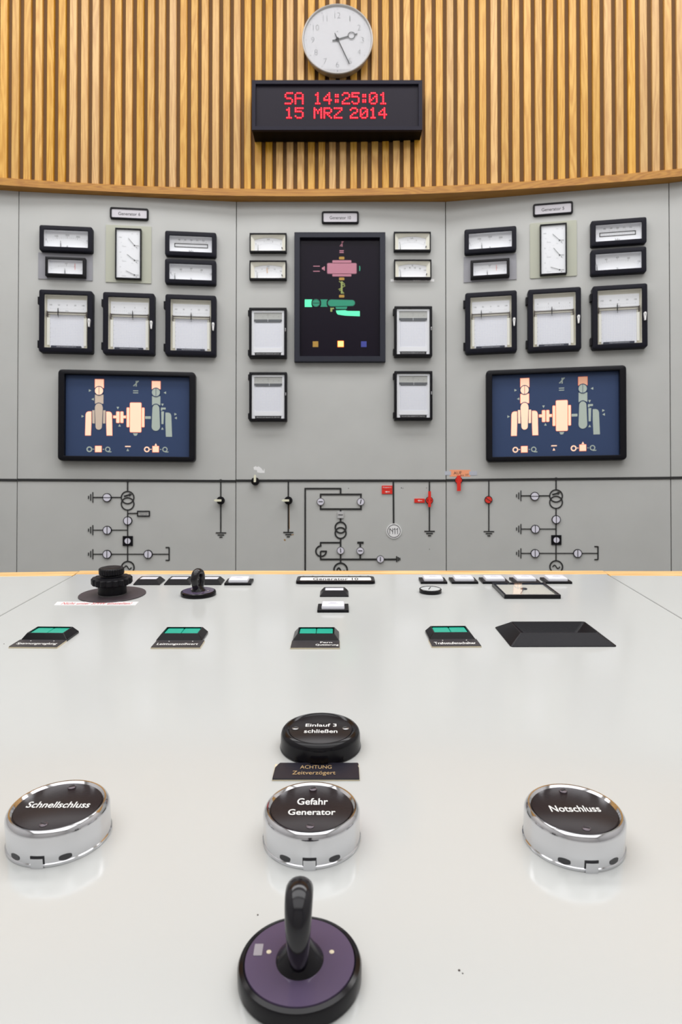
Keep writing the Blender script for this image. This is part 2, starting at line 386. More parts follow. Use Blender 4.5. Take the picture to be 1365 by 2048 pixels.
for key, pl, x0, x1 in (('L2', PL2, None, 33), ('L', PL, 33.5, 471.5), ('C', PC, 472.5, 892.3), ('R', PR, 893.3, 1342), ('R2', PR2, 1343.5, None)):
    mm = Mimic(key, pl, {'L2': 10, 'L': 250, 'C': 680, 'R': 1110, 'R2': 1355}[key])
    bz = pl.pt(mm.x, {'L2': 960, 'L': 961, 'C': 961.3, 'R': 958.3, 'R2': 955.5}[key])[1]
    box(mm.bm, 0.001, (2*SX if key == 'C' else W)-0.001, bz-.0045, bz+.0045, 0, HL*1.15); mm.flush('busbar_strip')
def unit(key, pl, X, Y, sc, extra):
    """generator feeder diagram; X(zx), Y(zy) turn sketch units into image points"""
    mm = Mimic(key, pl, X(700))
    mm.dot(X(727), Y(90), 3.4)
    mm.ln(X(727), Y(90), X(727), Y(150), 2.6); mm.ring(X(727), Y(185), 12.6, 2.5); mm.ring(X(727), Y(221), 12.6, 2.5, z=HL*.9)
    # arrow in the upper winding
    mm.ln(X(706), Y(178), X(742), Y(168), 3.2)
    a, b, c = (X(735), Y(160)), (X(751), Y(166)), (X(738), Y(180)); prism(mm.bm, [pl.pt(*a), pl.pt(*c), pl.pt(*b)], 0, HL*1.1)
    mm.ln(X(530), Y(184), X(690), Y(184), 2.2); earth(mm, X(529), Y(184), 'l', (21, 13, 6), 4.3)
    mm.ln(X(727), Y(258), X(727), Y(548), 2.4)
    if extra:
        mm.ln(X(727), Y(275), X(780), Y(275), 2.2)
    mm.ln(X(530), Y(370), X(727), Y(370), 1.8); earth(mm, X(529), Y(370), 'l', (20, 13, 6), 4.3)
    mm.ln(X(530), Y(507), X(963), Y(507), 1.9); earth(mm, X(529), Y(507), 'l', (20, 13, 6), 4.3)
    mm.ln(X(963), Y(468), X(963), Y(543), 2.6); mm.ln(X(943), Y(469), X(963), Y(469), 2.4); mm.ln(X(943), Y(542), X(963), Y(542), 2.4)
    mm.ring(X(728), Y(583), 12.6, 2.6); sine(mm, X(728), Y(583), 14, 7)
    mm.flush()
XL = lambda z: z/2.844; YL = lambda z: 930+z/2.844
XR = lambda z: 1112.8+(z-727)/2.814; YR = lambda z: 920+(z+17)/2.814+(0.3 if z > 300 else 0)
unit('L', PL, XL, YL, 1, True); unit('R', PR, XR, YR, 1, False)
mm = Mimic('L', PL, 440); mm.dot(442, 961.8, 3.4); mm.ln(442, 961, 442, 1064, 2.5); earth(mm, 442.3, 1065.7, 'd', (21, 13, 6), 4.2, 2.2); mm.flush()
mm = Mimic('R', PR, 980); mm.ln(978.3, 961, 978.3, 1062, 2.3); earth(mm, 978.5, 1063, 'd', (21, 13, 6), 4.2, 2.2); mm.flush()
bx = lambda z: 470+z/3.1744
by = lambda z: 900+z/3.1744
mm = Mimic('C', PC, 680)
L = lambda a, b, c, d, w=3.2, e=0.0: mm.ln(bx(a), by(b), bx(c), by(d), w, e)
L(340, 197, 340, 520, 2.8); earth(mm, bx(340), by(523), 'd', (20, 12, 6), 4.3, 2.4)
L(447, 800, 447, 245, 3.2, 1.2); L(447, 245, 672, 245, 3.2, 1.2); L(672, 245, 672, 282, 3.4)
L(545, 282, 802, 282, 3.6, 1.5); L(545, 375, 802, 375, 3.6, 1.5); L(545, 282, 545, 375, 3.2); L(801, 282, 801, 375, 3.2)
L(672, 375, 672, 462, 3.2); mm.ring(bx(672), by(492), 10.8, 3.0); mm.ring(bx(672), by(527), 10.8, 3.0, z=HL*.9)
L(672, 560, 672, 720, 3.2); L(545, 588, 672, 588, 3.2, 1.2); L(545, 588, 545, 606, 3.0)
mm.ring(bx(548), by(642), 10.4, 3.0, 85, 362); L(545, 643, 585, 643, 3.2); L(545, 643, 545, 693, 3.0); L(545, 694, 1026, 694, 3.4, 1.2)
L(778, 588, 818, 588, 4.2); L(797, 588, 797, 694, 3.2); earth(mm, bx(1028), by(692), 'r', (11.5, 8, 5), 3.1, 2.3)
mm.ring(bx(672), by(760), 13.2, 3.2); sine(mm, bx(672), by(764), 15, 10, 3)
L(1007, 197, 1009, 466, 3.3); L(1236, 197, 1236, 513, 2.6); earth(mm, bx(1237), by(516), 'd', (21, 13, 6), 4.3, 2.4)
mm.flush()
bm = B()
for (x0, y0, x1, y1, w_) in ((578.6, 1006, 579, 1058, 1.3), (571, 1079, 569, 1081, 3.5), (583, 1070, 588, 1069, 1.6)):
    stroke(bm, PC.pt(x0, y0), PC.pt(x1, y1), w_*PXW(PC, 1), 0, .0003)
obj('rust_stain', bm, mat('rust', (150, 112, 58), .9, var=.2, vscale=200), PANELS['C'])
# white paint left where an old sticker was scraped off, and two little screw holes
bm = B()
prism(bm, [PC.pt(bx(a), by(b)) for a, b in ((118, 110), (133, 102), (140, 108), (152, 104), (168, 116), (182, 134), (188, 116), (190, 146), (160, 146), (142, 142), (140, 128), (122, 126))], 0, 0.0003)
obj('sticker_residue', bm, M_white, PANELS['C'])
for a, b, r in ((1058, 241, 1.1), (722, 244, .9), (1068, 243, .8), (1236, 630, .8), (1218, 241, .8)):
    c = PC.pt(bx(a), by(b)); bm = B(); prism(bm, circ(c[0], c[1], r*.0019, 10), 0, 0.0004)
    obj('screw_hole', bm, M_ink, PANELS['C'])
# ------------------------------------------------------------------ little indicators and switches on the mimic diagram
def indicator(pl, x, y, r, ang, label, style='std', group='round position indicators on the wiring diagram'):
    h = 0.007; a, b = pl.pt(x, y, h); k = PXW(pl, 1, (x, y)); R = r*k
    t = thing('position_indicator', label, 'indicator', pl, a, b, group)
    if style == 'square':   # black square block
        s = 20.2*k; bm = B(); plate(bm, s, s, 0.0, h*.7, 0.001, .0006); obj('block', bm, M_black, t)
    dk = {'std': M_black, 'square': M_black, 'grey': M_steel, 'red': M_black, 'box': M_steel}[style]
    if style == 'box':
        s = 12.5*k; bm = B(); plate(bm, s, s*1.08, HL, h, .002, .001); obj('housing', bm, mat('indicator_grey', (190, 190, 190), .4), t)
        bm = B(); stroke(bm, (-s*.38, 0), (s*.38, 0), 1.6*k, h, h+.0004); obj('mark', bm, M_ink, t); return t
    bm = B(); lathe(bm, [(R, 0), (R, h-.001), (R-.0006, h), (R*.84, h), (R*.84, h-.0015), (0.0002, h-.0015)], 32); obj('bezel', bm, dk, t, True)
    bm = B(); lathe(bm, [(R*.84, h-.0015), (R*.84, h-.0006), (0.0002, h-.0005)], 32)
    obj('face', bm, {'red': mat('indicator_red', (225, 50, 36), .4)}.get(style, mat('indicator_face', (222, 220, 232), .4)), t, True)
    c, s = math.cos(math.radians(ang)), math.sin(math.radians(ang)); q = R*.82 if style != 'grey' else R*.55
    bm = B(); stroke(bm, (-c*q, -s*q), (c*q, s*q), (1.4 if style != 'grey' else 1.7)*k, h-.0006, h+.0002); obj('mark', bm, M_ink, t)
    return t
IL = [(608, 185, 0, 'on the top earthing branch of the left wiring diagram', 'std'), (726, 317, 90, 'on the main line under the transformer rings of the left diagram', 'std'),
      (609, 371, 90, 'on the second earthing branch of the left diagram', 'std'), (726, 432, 90, 'in a black square block on the left diagram', 'square'),
      (608, 508, 90, 'on the lowest earthing branch of the left diagram', 'std'), (842, 508, 90, 'on the branch to the bracket of the left diagram', 'std')]
for zx, zy, an, lb, st in IL:
    indicator(PL, XL(zx), YL(zy), 9.0 if st == 'std' else 7.2, an, 'white round indicator '+lb, st)
for (zx, zy, an, lb, st), (rx, ry) in zip(IL, ((536, 204), (657, 335), (539, 389), (658, 450), (538, 526), (778, 526))):
    indicator(PR, 880+rx/2.814, 920+ry/2.814, 9.0 if st == 'std' else 7.2, an, 'white round indicator '+lb.replace('left', 'right'), st)
for zx, zy, an, lb, st in ((545, 328, 0, 'grey round indicator with level mark, left end of the small loop', 'grey'), (800, 328, 78, 'grey round indicator with slanted mark, right end of the small loop', 'grey'),
                       (672, 412, 0, 'small square grey indicator above the two rings of the middle diagram', 'box'), (672, 638, 95, 'grey round indicator with upright mark below the two rings of the middle diagram', 'grey'),
                       (797, 640, 0, 'grey round indicator with level mark under the short T of the middle diagram', 'grey'), (925, 693, 90, 'grey round indicator on the lowest level line of the middle diagram', 'grey')):
    indicator(PC, bx(zx), by(zy), 7.7, an, lb, st)
indicator(PR, 880+275/2.814, 920+224/2.814, 8, -35, 'red round indicator with slanted mark above an earth symbol on the right panel', 'red')
def rotary(pl, x, y, ang, label, lever=True):
    h = 0.03; a, b = pl.pt(x, y, .022); k = PXW(pl, 1, (x, y))
    t = thing('rotary_switch', label, 'switch', pl, a, b, 'black rotary switches on the wiring diagram')
    R = 8.2*k
    bm = B(); lathe(bm, [(R*.7, 0), (R*.75, .006), (R, .01), (R, .021), (R-.001, .0225), (R*.5, .0235), (0.0002, .0235)], 32); obj('knob_body', bm, M_gloss, t, True)
    bm = B(); L = 12.5*k; w = 3.6*k
    pts = [(-w*.5, w*.55)] + [(-w*.5, -w*.55), (L*.7, -w*.62), (L, -w*.35), (L, w*.35), (L*.7, w*.62)]
    c, s = math.cos(math.radians(ang)), math.sin(math.radians(ang))
    prism(bm, [(p*c-q*s, p*s+q*c) for p, q in pts], .0225, .029); obj('pointer_lever', bm, mat('lever_ivory', (232, 230, 205), .4), t)
    return t
rotary(PL, 441.5, 1001, 180, 'rotary switch with ivory lever pointing left, near the right edge of the left panel')
rotary(PC, 510.5, 962.5, 90, 'black rotary switch with ivory lever pointing up, sitting on the black bus line')
rotary(PC, 577, 1001, 180, 'rotary switch with ivory lever pointing left, on the middle panel')
def taped(pl, x, y, x0, y0, x1, y1, label, letters):
    a, b = pl.pt(x, y, .01); k = PXW(pl, 1, (x, y))
    t = thing('rotary_switch', label, 'switch', pl, a, b)
    R = 7.5*k; bm = B(); lathe(bm, [(R, 0), (R, .011), (R-.001, .012), (0.0002, .012)], 32); obj('knob_body', bm, M_gloss, t, True)
    bm = B(); annulus(bm, 0, 0, R*.55, R*.85, .012, .0126, 32); obj('red_ring', bm, M_red, t)
    ca, cb, w, h = pl.rect(x0, y0, x1, y1, .013); bm = B(); box(bm, ca-a-w/2, ca-a+w/2, cb-b-h/2, cb-b+h/2, .0126, .0145)
    obj('red_strip', bm, M_red, t)
taped(PC, bx(1236), by(320), bx(1228), by(262), bx(1246), by(362), 'rotary switch barred by an upright red strip, beside a red arrow tag', '')
taped(PR, 918, 960.5, 914.6, 951, 922.2, 982, 'rotary switch with a hanging red strip, under an orange paper note', '')
def redtag(pl, x0, y0, x1, y1, label, arrow, txt=None):
    a, b, w, h = pl.rect(x0, y0, x1, y1, .004); t = thing('lockout_tag', label, 'tag', pl, a, b)
    bm = B(); plate(bm, w, h, 0, .004, .0006, .0005); obj('tag_plate', bm, M_red, t)
    bm = B()
    if arrow:
        stroke(bm, (-w*.05, 0), (w*.25, 0), h*.12, .004, .0043); prism(bm, [(-w*.2, 0), (-w*.02, -h*.22), (-w*.02, h*.22)], .004, .0043)
    if txt: text(bm, txt, 0, 0, .004, h=h*.4, w=w*.8)
    obj('lettering', bm, M_white, t)
redtag(PC, bx(934), by(226), bx(1001), by(250), 'upper red tag with small white writing beside the line to the M11 disc', False, 'Gesperrt')
redtag(PC, bx(934), by(252), bx(1001), by(279), 'lower red tag with a white arrow beside the line to the M11 disc', True)
redtag(PC, bx(1141), by(308), bx(1207), by(335), 'red tag with white arrow left of the switch barred in red', True)
# M11 disc
a, b = PC.pt(bx(1011), by(515), .003); k = PXW(PC, 1)
t = thing('motor_sign', 'white round disc reading M11 inside a black ring', 'sign', PC, a, b)
bm = B(); prism(bm, circ(0, 0, 15*k, 48), 0, .003); obj('disc', bm, M_white, t)
bm = B(); annulus(bm, 0, 0, 12*k, 13.2*k, .003, .0034, 48)
for x0_, y0_, x1_, y1_ in ((-8.4, 5.2, -8.4, -5.2), (-8.4, 5.2, -2.6, -1.2), (-2.6, 5.2, -2.6, -5.2), (2.0, 5.6, 2.0, -5.6), (2.0, 5.6, -.6, 3.0), (7.2, 5.6, 7.2, -5.6), (7.2, 5.6, 4.6, 3.0)): stroke(bm, (x0_*k, y0_*k), (x1_*k, y1_*k), 1.15*k, .003, .0034, .4*k)
obj('lettering', bm, M_ink, t)
# small plate at the left diagram
a, b, w, h = PL.rect(XL(780), YL(260), XL(853), YL(293), .004)
t = thing('rating_plate', 'tiny grey plate in a black frame beside the rings of the left diagram', 'sign', PL, a, b)
bm = B(); ringframe(bm, w, h, .001, w-4*k, h-4*k, .0005, 0, .005, .0008); obj('frame', bm, M_black, t)
bm = B(); box(bm, -w/2+1.5*k, w/2-1.5*k, -h/2+1.5*k, h/2-1.5*k, 0, .003); obj('face', bm, mat('plate_grey', (170, 170, 168), .5), t)
bm = B(); text(bm, 'Synchron.', 0, h*.14, .003, h=h*.2, w=w*.62); text(bm, 'Gen. 6', 0, -h*.16, .003, h=h*.18, w=w*.5); obj('lettering', bm, M_ink, t)
# orange note with its tape
a, b, w, h = PR.rect(900.3, 939.8, 941.5, 953.2)
t = thing('paper_note', 'small orange paper note with handwriting taped above the right-hand bus switch', 'note', PR, a, b, ang=math.radians(-1))
bm = B(); box(bm, -w/2, w/2, -h/2, h/2, 0, .0005); obj('paper', bm, mat('note_orange', (250, 165, 122), .7), t)
bm = B(); text(bm, 'AUF', -w*.12, h*.05, .0005, h=h*.45, w=w*.4, ang=.08); text(bm, 'bis 20°', w*.24, -h*.24, .0005, h=h*.28, w=w*.42, ang=.1); obj('handwriting', bm, M_ink, t)
for sg in (-1, 1):
    bm = B(); box(bm, (w/2)*sg-.004, (w/2)*sg+.004, -h*.25, h*.3, .0006, .0009) if 0 else box(bm, min(sg*w*.44, sg*w*.82), max(sg*w*.44, sg*w*.82), -h*.3, h*.3, .0006, .0009)
    obj('adhesive_tape', bm, mat('tape', (186, 190, 200), .3), t)
# ------------------------------------------------------------------ nameplates on the panels
def nameplate(pl, r, s, label):
    a, b, w, h = pl.rect(*r, .008); t = thing('nameplate', label, 'sign', pl, a, b, 'framed generator nameplates on the panels'); k = PXW(pl, 1, (r[0], 430))
    bm = B(); ringframe(bm, w, h, 4*k, w-7*k, h-7*k, 2*k, 0, .008, .0015); obj('frame', bm, M_black, t, True)
    bm = B(); box(bm, -w/2+2*k, w/2-2*k, -h/2+2*k, h/2-2*k, 0, .005); obj('face', bm, mat('nameplate_face', (205, 202, 208), .4), t)
    bm = B(); text(bm, s, 0, -.0005, .005, h=6.6*k, w=w*.57, bold=.006); obj('lettering', bm, M_ink, t)
nameplate(PL, (219.6, 415, 297, 438.6), 'Generator 6', 'framed nameplate reading Generator 6')
nameplate(PC, (643.9, 422, 718.2, 446.8), 'Generator 10', 'framed nameplate reading Generator 10 on the middle wall panel')
nameplate(PR, (1067, 404.6, 1147, 429.5), 'Generator 5', 'framed nameplate reading Generator 5')
# ------------------------------------------------------------------ panel meters
def liner(t, iw, ih, z0, z1, m):
    bm = B(); th = .0015
    ringframe(bm, iw+2*th, ih+2*th, .0005, iw, ih, .0004, z0, z1, .0002, 1); obj('housing', bm, m, t)
def scale_arc(bm, cx, cy, R, a0, a1, nmaj, nmin, l1, l2, z, w=.0005):
    for i in range(nmaj*nmin+1):
        a = math.radians(a0+(a1-a0)*i/(nmaj*nmin)); L = l1 if i % nmin == 0 else l2
        stroke(bm, (cx+R*math.cos(a), cy+R*math.sin(a)), (cx+(R+L)*math.cos(a), cy+(R+L)*math.sin(a)), w*(1.3 if i % nmin == 0 else .8), z, z+.0002)
def meter(pl, r, rim, label, nums, needle, unit_='', kind='arc', D=.022, back=None, bez=None, redline=None, cr=4):
    a, b, w, h = pl.rect(*r, D); k = PXW(pl, 1, (r[0], (r[1]+r[3])/2))
    z0 = 0.0
    if back:
        z0 = .003
    t = thing('panel_meter', label, 'meter', pl, a, b, 'rectangular meters on the panels', w=z0)
    iw, ih = w-2*rim*k, h-2*rim*k
    bm = B(); ringframe(bm, w, h, cr*k, iw, ih, .6*k, 0, D-z0, .0022); obj('bezel', bm, bez or M_bezel, t, True)
    zd = .004; D2 = D-z0
    liner(t, iw-.0004, ih-.0004, .001, D2-.004, mat('housing_white', (226, 226, 230), .5))
    bm = B(); box(bm, -iw/2, iw/2, -ih/2, ih/2, 0.0005, zd); obj('dial', bm, M_dial, t)
    bm = B()
    if kind == 'arc':
        R = w*.78; cy = -ih*.5-R+ih*.62
        scale_arc(bm, 0, cy, R, 90+28, 90-28, 4, 5, ih*.13, ih*.07, zd)
        obj('scale', bm, M_inkg, t); bm = B()
        for i, s in enumerate(nums):
            an = math.radians(118-56*i/(len(nums)-1)) if len(nums) > 1 else PI/2
            text(bm, s, (R+ih*.22)*math.cos(an), cy+(R+ih*.22)*math.sin(an)-ih*.02, zd, h=ih*.11)
        if unit_: text(bm, unit_, 0, -ih*.36, zd, h=ih*.13)
        obj('lettering', bm, M_inkg, t)
        bm = B(); x = (needle-.5)*iw; stroke(bm, (x, -ih*.5), (x-.001, -ih*.2), .0022, zd+.003, zd+.004); stroke(bm, (x-.0008, -ih*.22), (x-.0012, -ih*.05), .0009, zd+.003, zd+.004); obj('pointer', bm, M_ink, t)
        if redline is not None:
            bm = B(); x = (redline-.5)*iw; stroke(bm, (x, -ih*.1), (x, ih*.34), .0011, zd, zd+.001); obj('limit_mark', bm, M_red, t)
    else:
        bw = iw*.80; y = -ih*.02
        bm2 = B(); ringframe(bm2, bw, ih*.26, .0003, bw-.006, ih*.26-.0055, .0002, zd, zd+.001, .0002, 1); obj('reed_window', bm2, M_ink, t)
        for i in range(21):
            x = -bw*.45+bw*.9*i/20; stroke(bm, (x, ih*.17), (x, ih*(.27 if i % 5 == 0 else .22)), .0005, zd, zd+.0002)
            stroke(bm, (x+.0008, -ih*.07), (x+.0008, ih*.07), .0006, zd, zd+.0002)
        for i, s in enumerate(nums): text(bm, s, -bw*.36+bw*.72*i/(len(nums)-1), ih*.35, zd, h=ih*.1)
        text(bm, 'Hz', 0, -ih*.36, zd, h=ih*.17); obj('lettering', bm, M_inkg, t)
    bm = B(); box(bm, -iw/2, iw/2, -ih/2, ih/2, D2-.0045, D2-.0038); obj('glass', bm, M_glass, t)
    return t
def backing(pl, r, m, label, rr=0, name='backing_plate'):
    a, b, w, h = pl.rect(*r); bm = B(); plate(bm, w, h, 0, .003, rr, .0008 if rr else 0)
    return meshthing(name, label, 'plate', pl, a, b, bm, m)
M_bp = mat('backing_lilac_grey', (150, 150, 156), .5); M_bp2 = mat('backing_green_grey', (178, 180, 164), .35)
backing(PL, (77, 507.6, 185.7, 560), M_bp, 'darker grey mounting plate behind the small left meter, left panel')
backing(PR, (928, 511, 1033.6, 562.3), M_bp, 'darker grey mounting plate behind the small left meter, right panel')
backing(PL, (212, 452, 303, 566), M_bp2, 'greenish grey mounting plate behind the tall triple meter of the left panel')
backing(PR, (1060.5, 443.8, 1154.4, 555), M_bp2, 'greenish grey mounting plate with rounded corners behind the triple meter of the right panel', .005)
N4 = ('0', '100', '200', '300', '400')
meter(PL, (78.3, 451.6, 184.5, 502.3), 9, 'thick black framed meter scaled in hundreds, top left of the left panel', N4, .36, 'A')
meter(PR, (929.4, 455, 1033.8, 504.4), 9, 'thick black framed meter scaled in hundreds, top left of the right panel', N4, .31, 'A')
meter(PL, (89.9, 513.7, 170.5, 552.4), 5.6, 'small black framed meter with a red limit mark, left panel', ('', 'kV', ''), .47, '', back=True, bez=M_black, redline=.75, cr=1)
meter(PR, (941.8, 517.7, 1020, 554.7), 5.6, 'small black framed meter with a red limit mark, right panel', ('', 'kV', ''), .43, '', back=True, bez=M_black, redline=.7, cr=1)
meter(PL, (330, 463, 432.8, 512), 9, 'black framed reed frequency meter marked Hz, left panel', ('48', '49', '50', '51', '52'), .5, kind='hz')
meter(PR, (1183, 437.5, 1294.5, 489), 9.5, 'black framed reed frequency meter marked Hz, right panel', ('48', '49', '50', '51', '52'), .5, kind='hz')
meter(PL, (329.8, 519, 432.6, 567.8), 9, 'black framed percent meter below the frequency meter, left panel', ('0', '40', '60', '80', '100'), .12, '%')
meter(PR, (1182.8, 496, 1294.2, 547), 9.5, 'black framed percent meter below the frequency meter, right panel', ('0', '40', '60', '80', '100'), .05, '%')
# middle panel: thin black rim, cream box
def thin_meter(r, label, nums, unit_, needle, yellow=None):
    pl = PC; D = .018; a, b, w, h = pl.rect(*r, D); k = PXW(pl, 1); iw, ih = w-5*k, h-6*k
    t = thing('panel_meter', label, 'meter', pl, a, b, 'rectangular meters on the panels')
    bm = B(); ringframe(bm, w, h, .5*k, iw, ih, .4*k, 0, D, .0012, 2); obj('bezel', bm, M_black, t)
    # cream surround with a curved top edge to the dial window
    bm = B(); n = 12; iy0, iy1 = -ih/2, ih/2; dx = iw*.40
    inner = [(-dx, iy0+.0003), (dx, iy0+.0003), (dx, ih*.26)]+[(dx-2*dx*i/n, ih*.26+ih*.12*math.sin(PI*i/n)) for i in range(1, n)]+[(-dx, ih*.26)]
    outer = [(-iw/2, iy0), (iw/2, iy0), (iw/2, iy1)]+[(iw/2-iw*i/n, iy1) for i in range(1, n)]+[(-iw/2, iy1)]
    loops(bm, [(outer, D-.0035), (inner, .005), (inner, .0035), (outer, .0005)], closed=True); obj('housing', bm, M_cream, t)
    bm = B(); box(bm, -iw/2, iw/2, iy0, iy1, 0, .003); obj('dial', bm, M_dial, t)
    z = .003; R = w*.8; cy = ih*.02-R; bm = B(); scale_arc(bm, 0, cy, R, 90+24, 90-24, 5, 4, ih*.09, ih*.045, z, .0004)
    scale_arc(bm, 0, cy, R-.0004, 90+24, 90-24, 24, 1, .0005, .0005, z, .0015)
    obj('scale', bm, mat('ink_pale', (165, 165, 172), .6), t); bm = B()
    for i, s in enumerate(nums):
        an = math.radians(113-46*i/(len(nums)-1)); text(bm, s, (R+ih*.14)*math.cos(an), cy+(R+ih*.14)*math.sin(an), z, h=ih*.085)
    text(bm, unit_, 0, ih*.29, z, h=ih*.1); obj('lettering', bm, M_inkg, t)
    bm = B(); x = (needle-.5)*iw; prism(bm, [(x-.001, iy0+.001), (x+.001, iy0+.001), (x-.0002, -ih*.05), (x-.0006, -ih*.05)], .006, .007); obj('pointer', bm, M_ink, t)
    if yellow: bm = B(); x = (yellow-.5)*iw; stroke(bm, (x, -ih*.12), (x-.001, ih*.2), .0018, .005, .006); obj('limit_mark', bm, mat('ochre', (214, 150, 60), .5), t)
    bm = B(); lathe(bm, [(.0018, .006), (.0018, D-.002), (.0002, D-.0018)], 12, iw*.40, -ih*.30); obj('zero_screw', bm, M_ink, t, True)
    bm = B(); box(bm, -iw/2, iw/2, iy0, iy1, D-.003, D-.0024); obj('glass', bm, M_glass, t)
thin_meter((499.3, 465.6, 573.5, 504), 'cream boxed meter with thin black rim, upper one left of the tall dark display', ('0', '1', '2', '3'), 'kA', .2)
thin_meter((499, 520.4, 573.5, 558.8), 'cream boxed meter with a yellow pointer mark, lower one left of the tall dark display', ('0', '5', '10', '15', '20'), 'kV', .18, .47)
thin_meter((788.3, 463, 862.6, 501.6), 'cream boxed meter with thin black rim, upper one right of the tall dark display', ('0', '1', '2', '3'), 'kA', .16)
thin_meter((788.8, 518.5, 863.7, 556.7), 'cream boxed meter right of the tall dark display, above a white paper strip', ('0', '20', '40', '60', '80', '100'), '%', .16)
a, b, w, h = PC.rect(781.9, 558.2, 868.9, 563.2); t = thing('label_strip', 'narrow white paper strip with tiny print under the lower right cream meter', 'label', PC, a, b)
bm = B(); box(bm, -w/2, w/2, -h/2, h/2, 0, .0005); obj('paper', bm, M_white, t)
bm = B(); text(bm, 'Wasserstand  1 - 1000 m', 0, 0, .0005, h=h*.55, w=w*.76); obj('lettering', bm, M_ink, t)
# tall triple meters
def triple(pl, r, label, angs):
    D = .016; a, b, w, h = pl.rect(*r, D); k = PXW(pl, 1, (r[0], 500))
    t = thing('triple_meter', label, 'meter', pl, a, b, 'tall triple meters', w=.003); D2 = D-.003
    rim = 2.6*k; iw, ih = w-2*rim, h-2*rim
    bm = B(); ringframe(bm, w, h, .8*k, iw, ih, .4*k, 0, D2, .001, 2); obj('bezel', bm, M_black, t)
    zd = D2-.006; bm = B(); box(bm, -iw/2, iw/2, -ih/2, ih/2, 0, zd); obj('dial', bm, M_dial, t)
    for i, an in enumerate(angs):
        py = ih*(.18-.305*i); pxx = iw*.26; bm = B()
        for q in (95, 120, 150, 180, 215):
            rr = iw*.5; qx, qy = pxx+rr*math.cos(math.radians(q)), py+rr*math.sin(math.radians(q)); prism(bm, circ(qx, qy, .0006, 8), zd, zd+.0002)
        for q, s in ((168, '20'), (100, '60'), (78, '80')): text(bm, s, pxx+iw*.58*math.cos(math.radians(q)), py+iw*.52*math.sin(math.radians(q)), zd, h=ih*.014)
        text(bm, 'MW' if i == 0 else ('kV' if i == 1 else 'A'), -iw*.34, py+ih*.16, zd, h=ih*.022); text(bm, 'Generator', -iw*.18, py-ih*.025, zd, h=ih*.014); obj('lettering', bm, M_inkg, t)
        bm = B(); c, s = math.cos(math.radians(an)), math.sin(math.radians(an)); L = iw*.40
        stroke(bm, (pxx, py), (pxx+L*c, py+L*s), .0011, zd+.002, zd+.0028); stroke(bm, (pxx, py), (pxx+iw*.18, py-.0005), .0010, zd+.002, zd+.0028)
        lathe(bm, [(.0022, zd), (.0022, zd+.0025), (.0002, zd+.003)], 12, pxx, py); prism(bm, circ(pxx+iw*.08, py-ih*.04, .0014, 10), zd, zd+.0008); obj('pointer', bm, M_ink, t)
    bm = B(); box(bm, -iw/2, iw/2, -ih/2, ih/2, D2-.0018, D2-.0013); obj('glass', bm, M_glass, t)
triple(PL, (230, 456, 282.5, 557.7), 'tall white triple-pointer meter on the left panel', (130, 142, 155))
triple(PR, (1081, 446.7, 1134.8, 548.6), 'tall white triple-pointer meter on the right panel', (135, 128, 160))
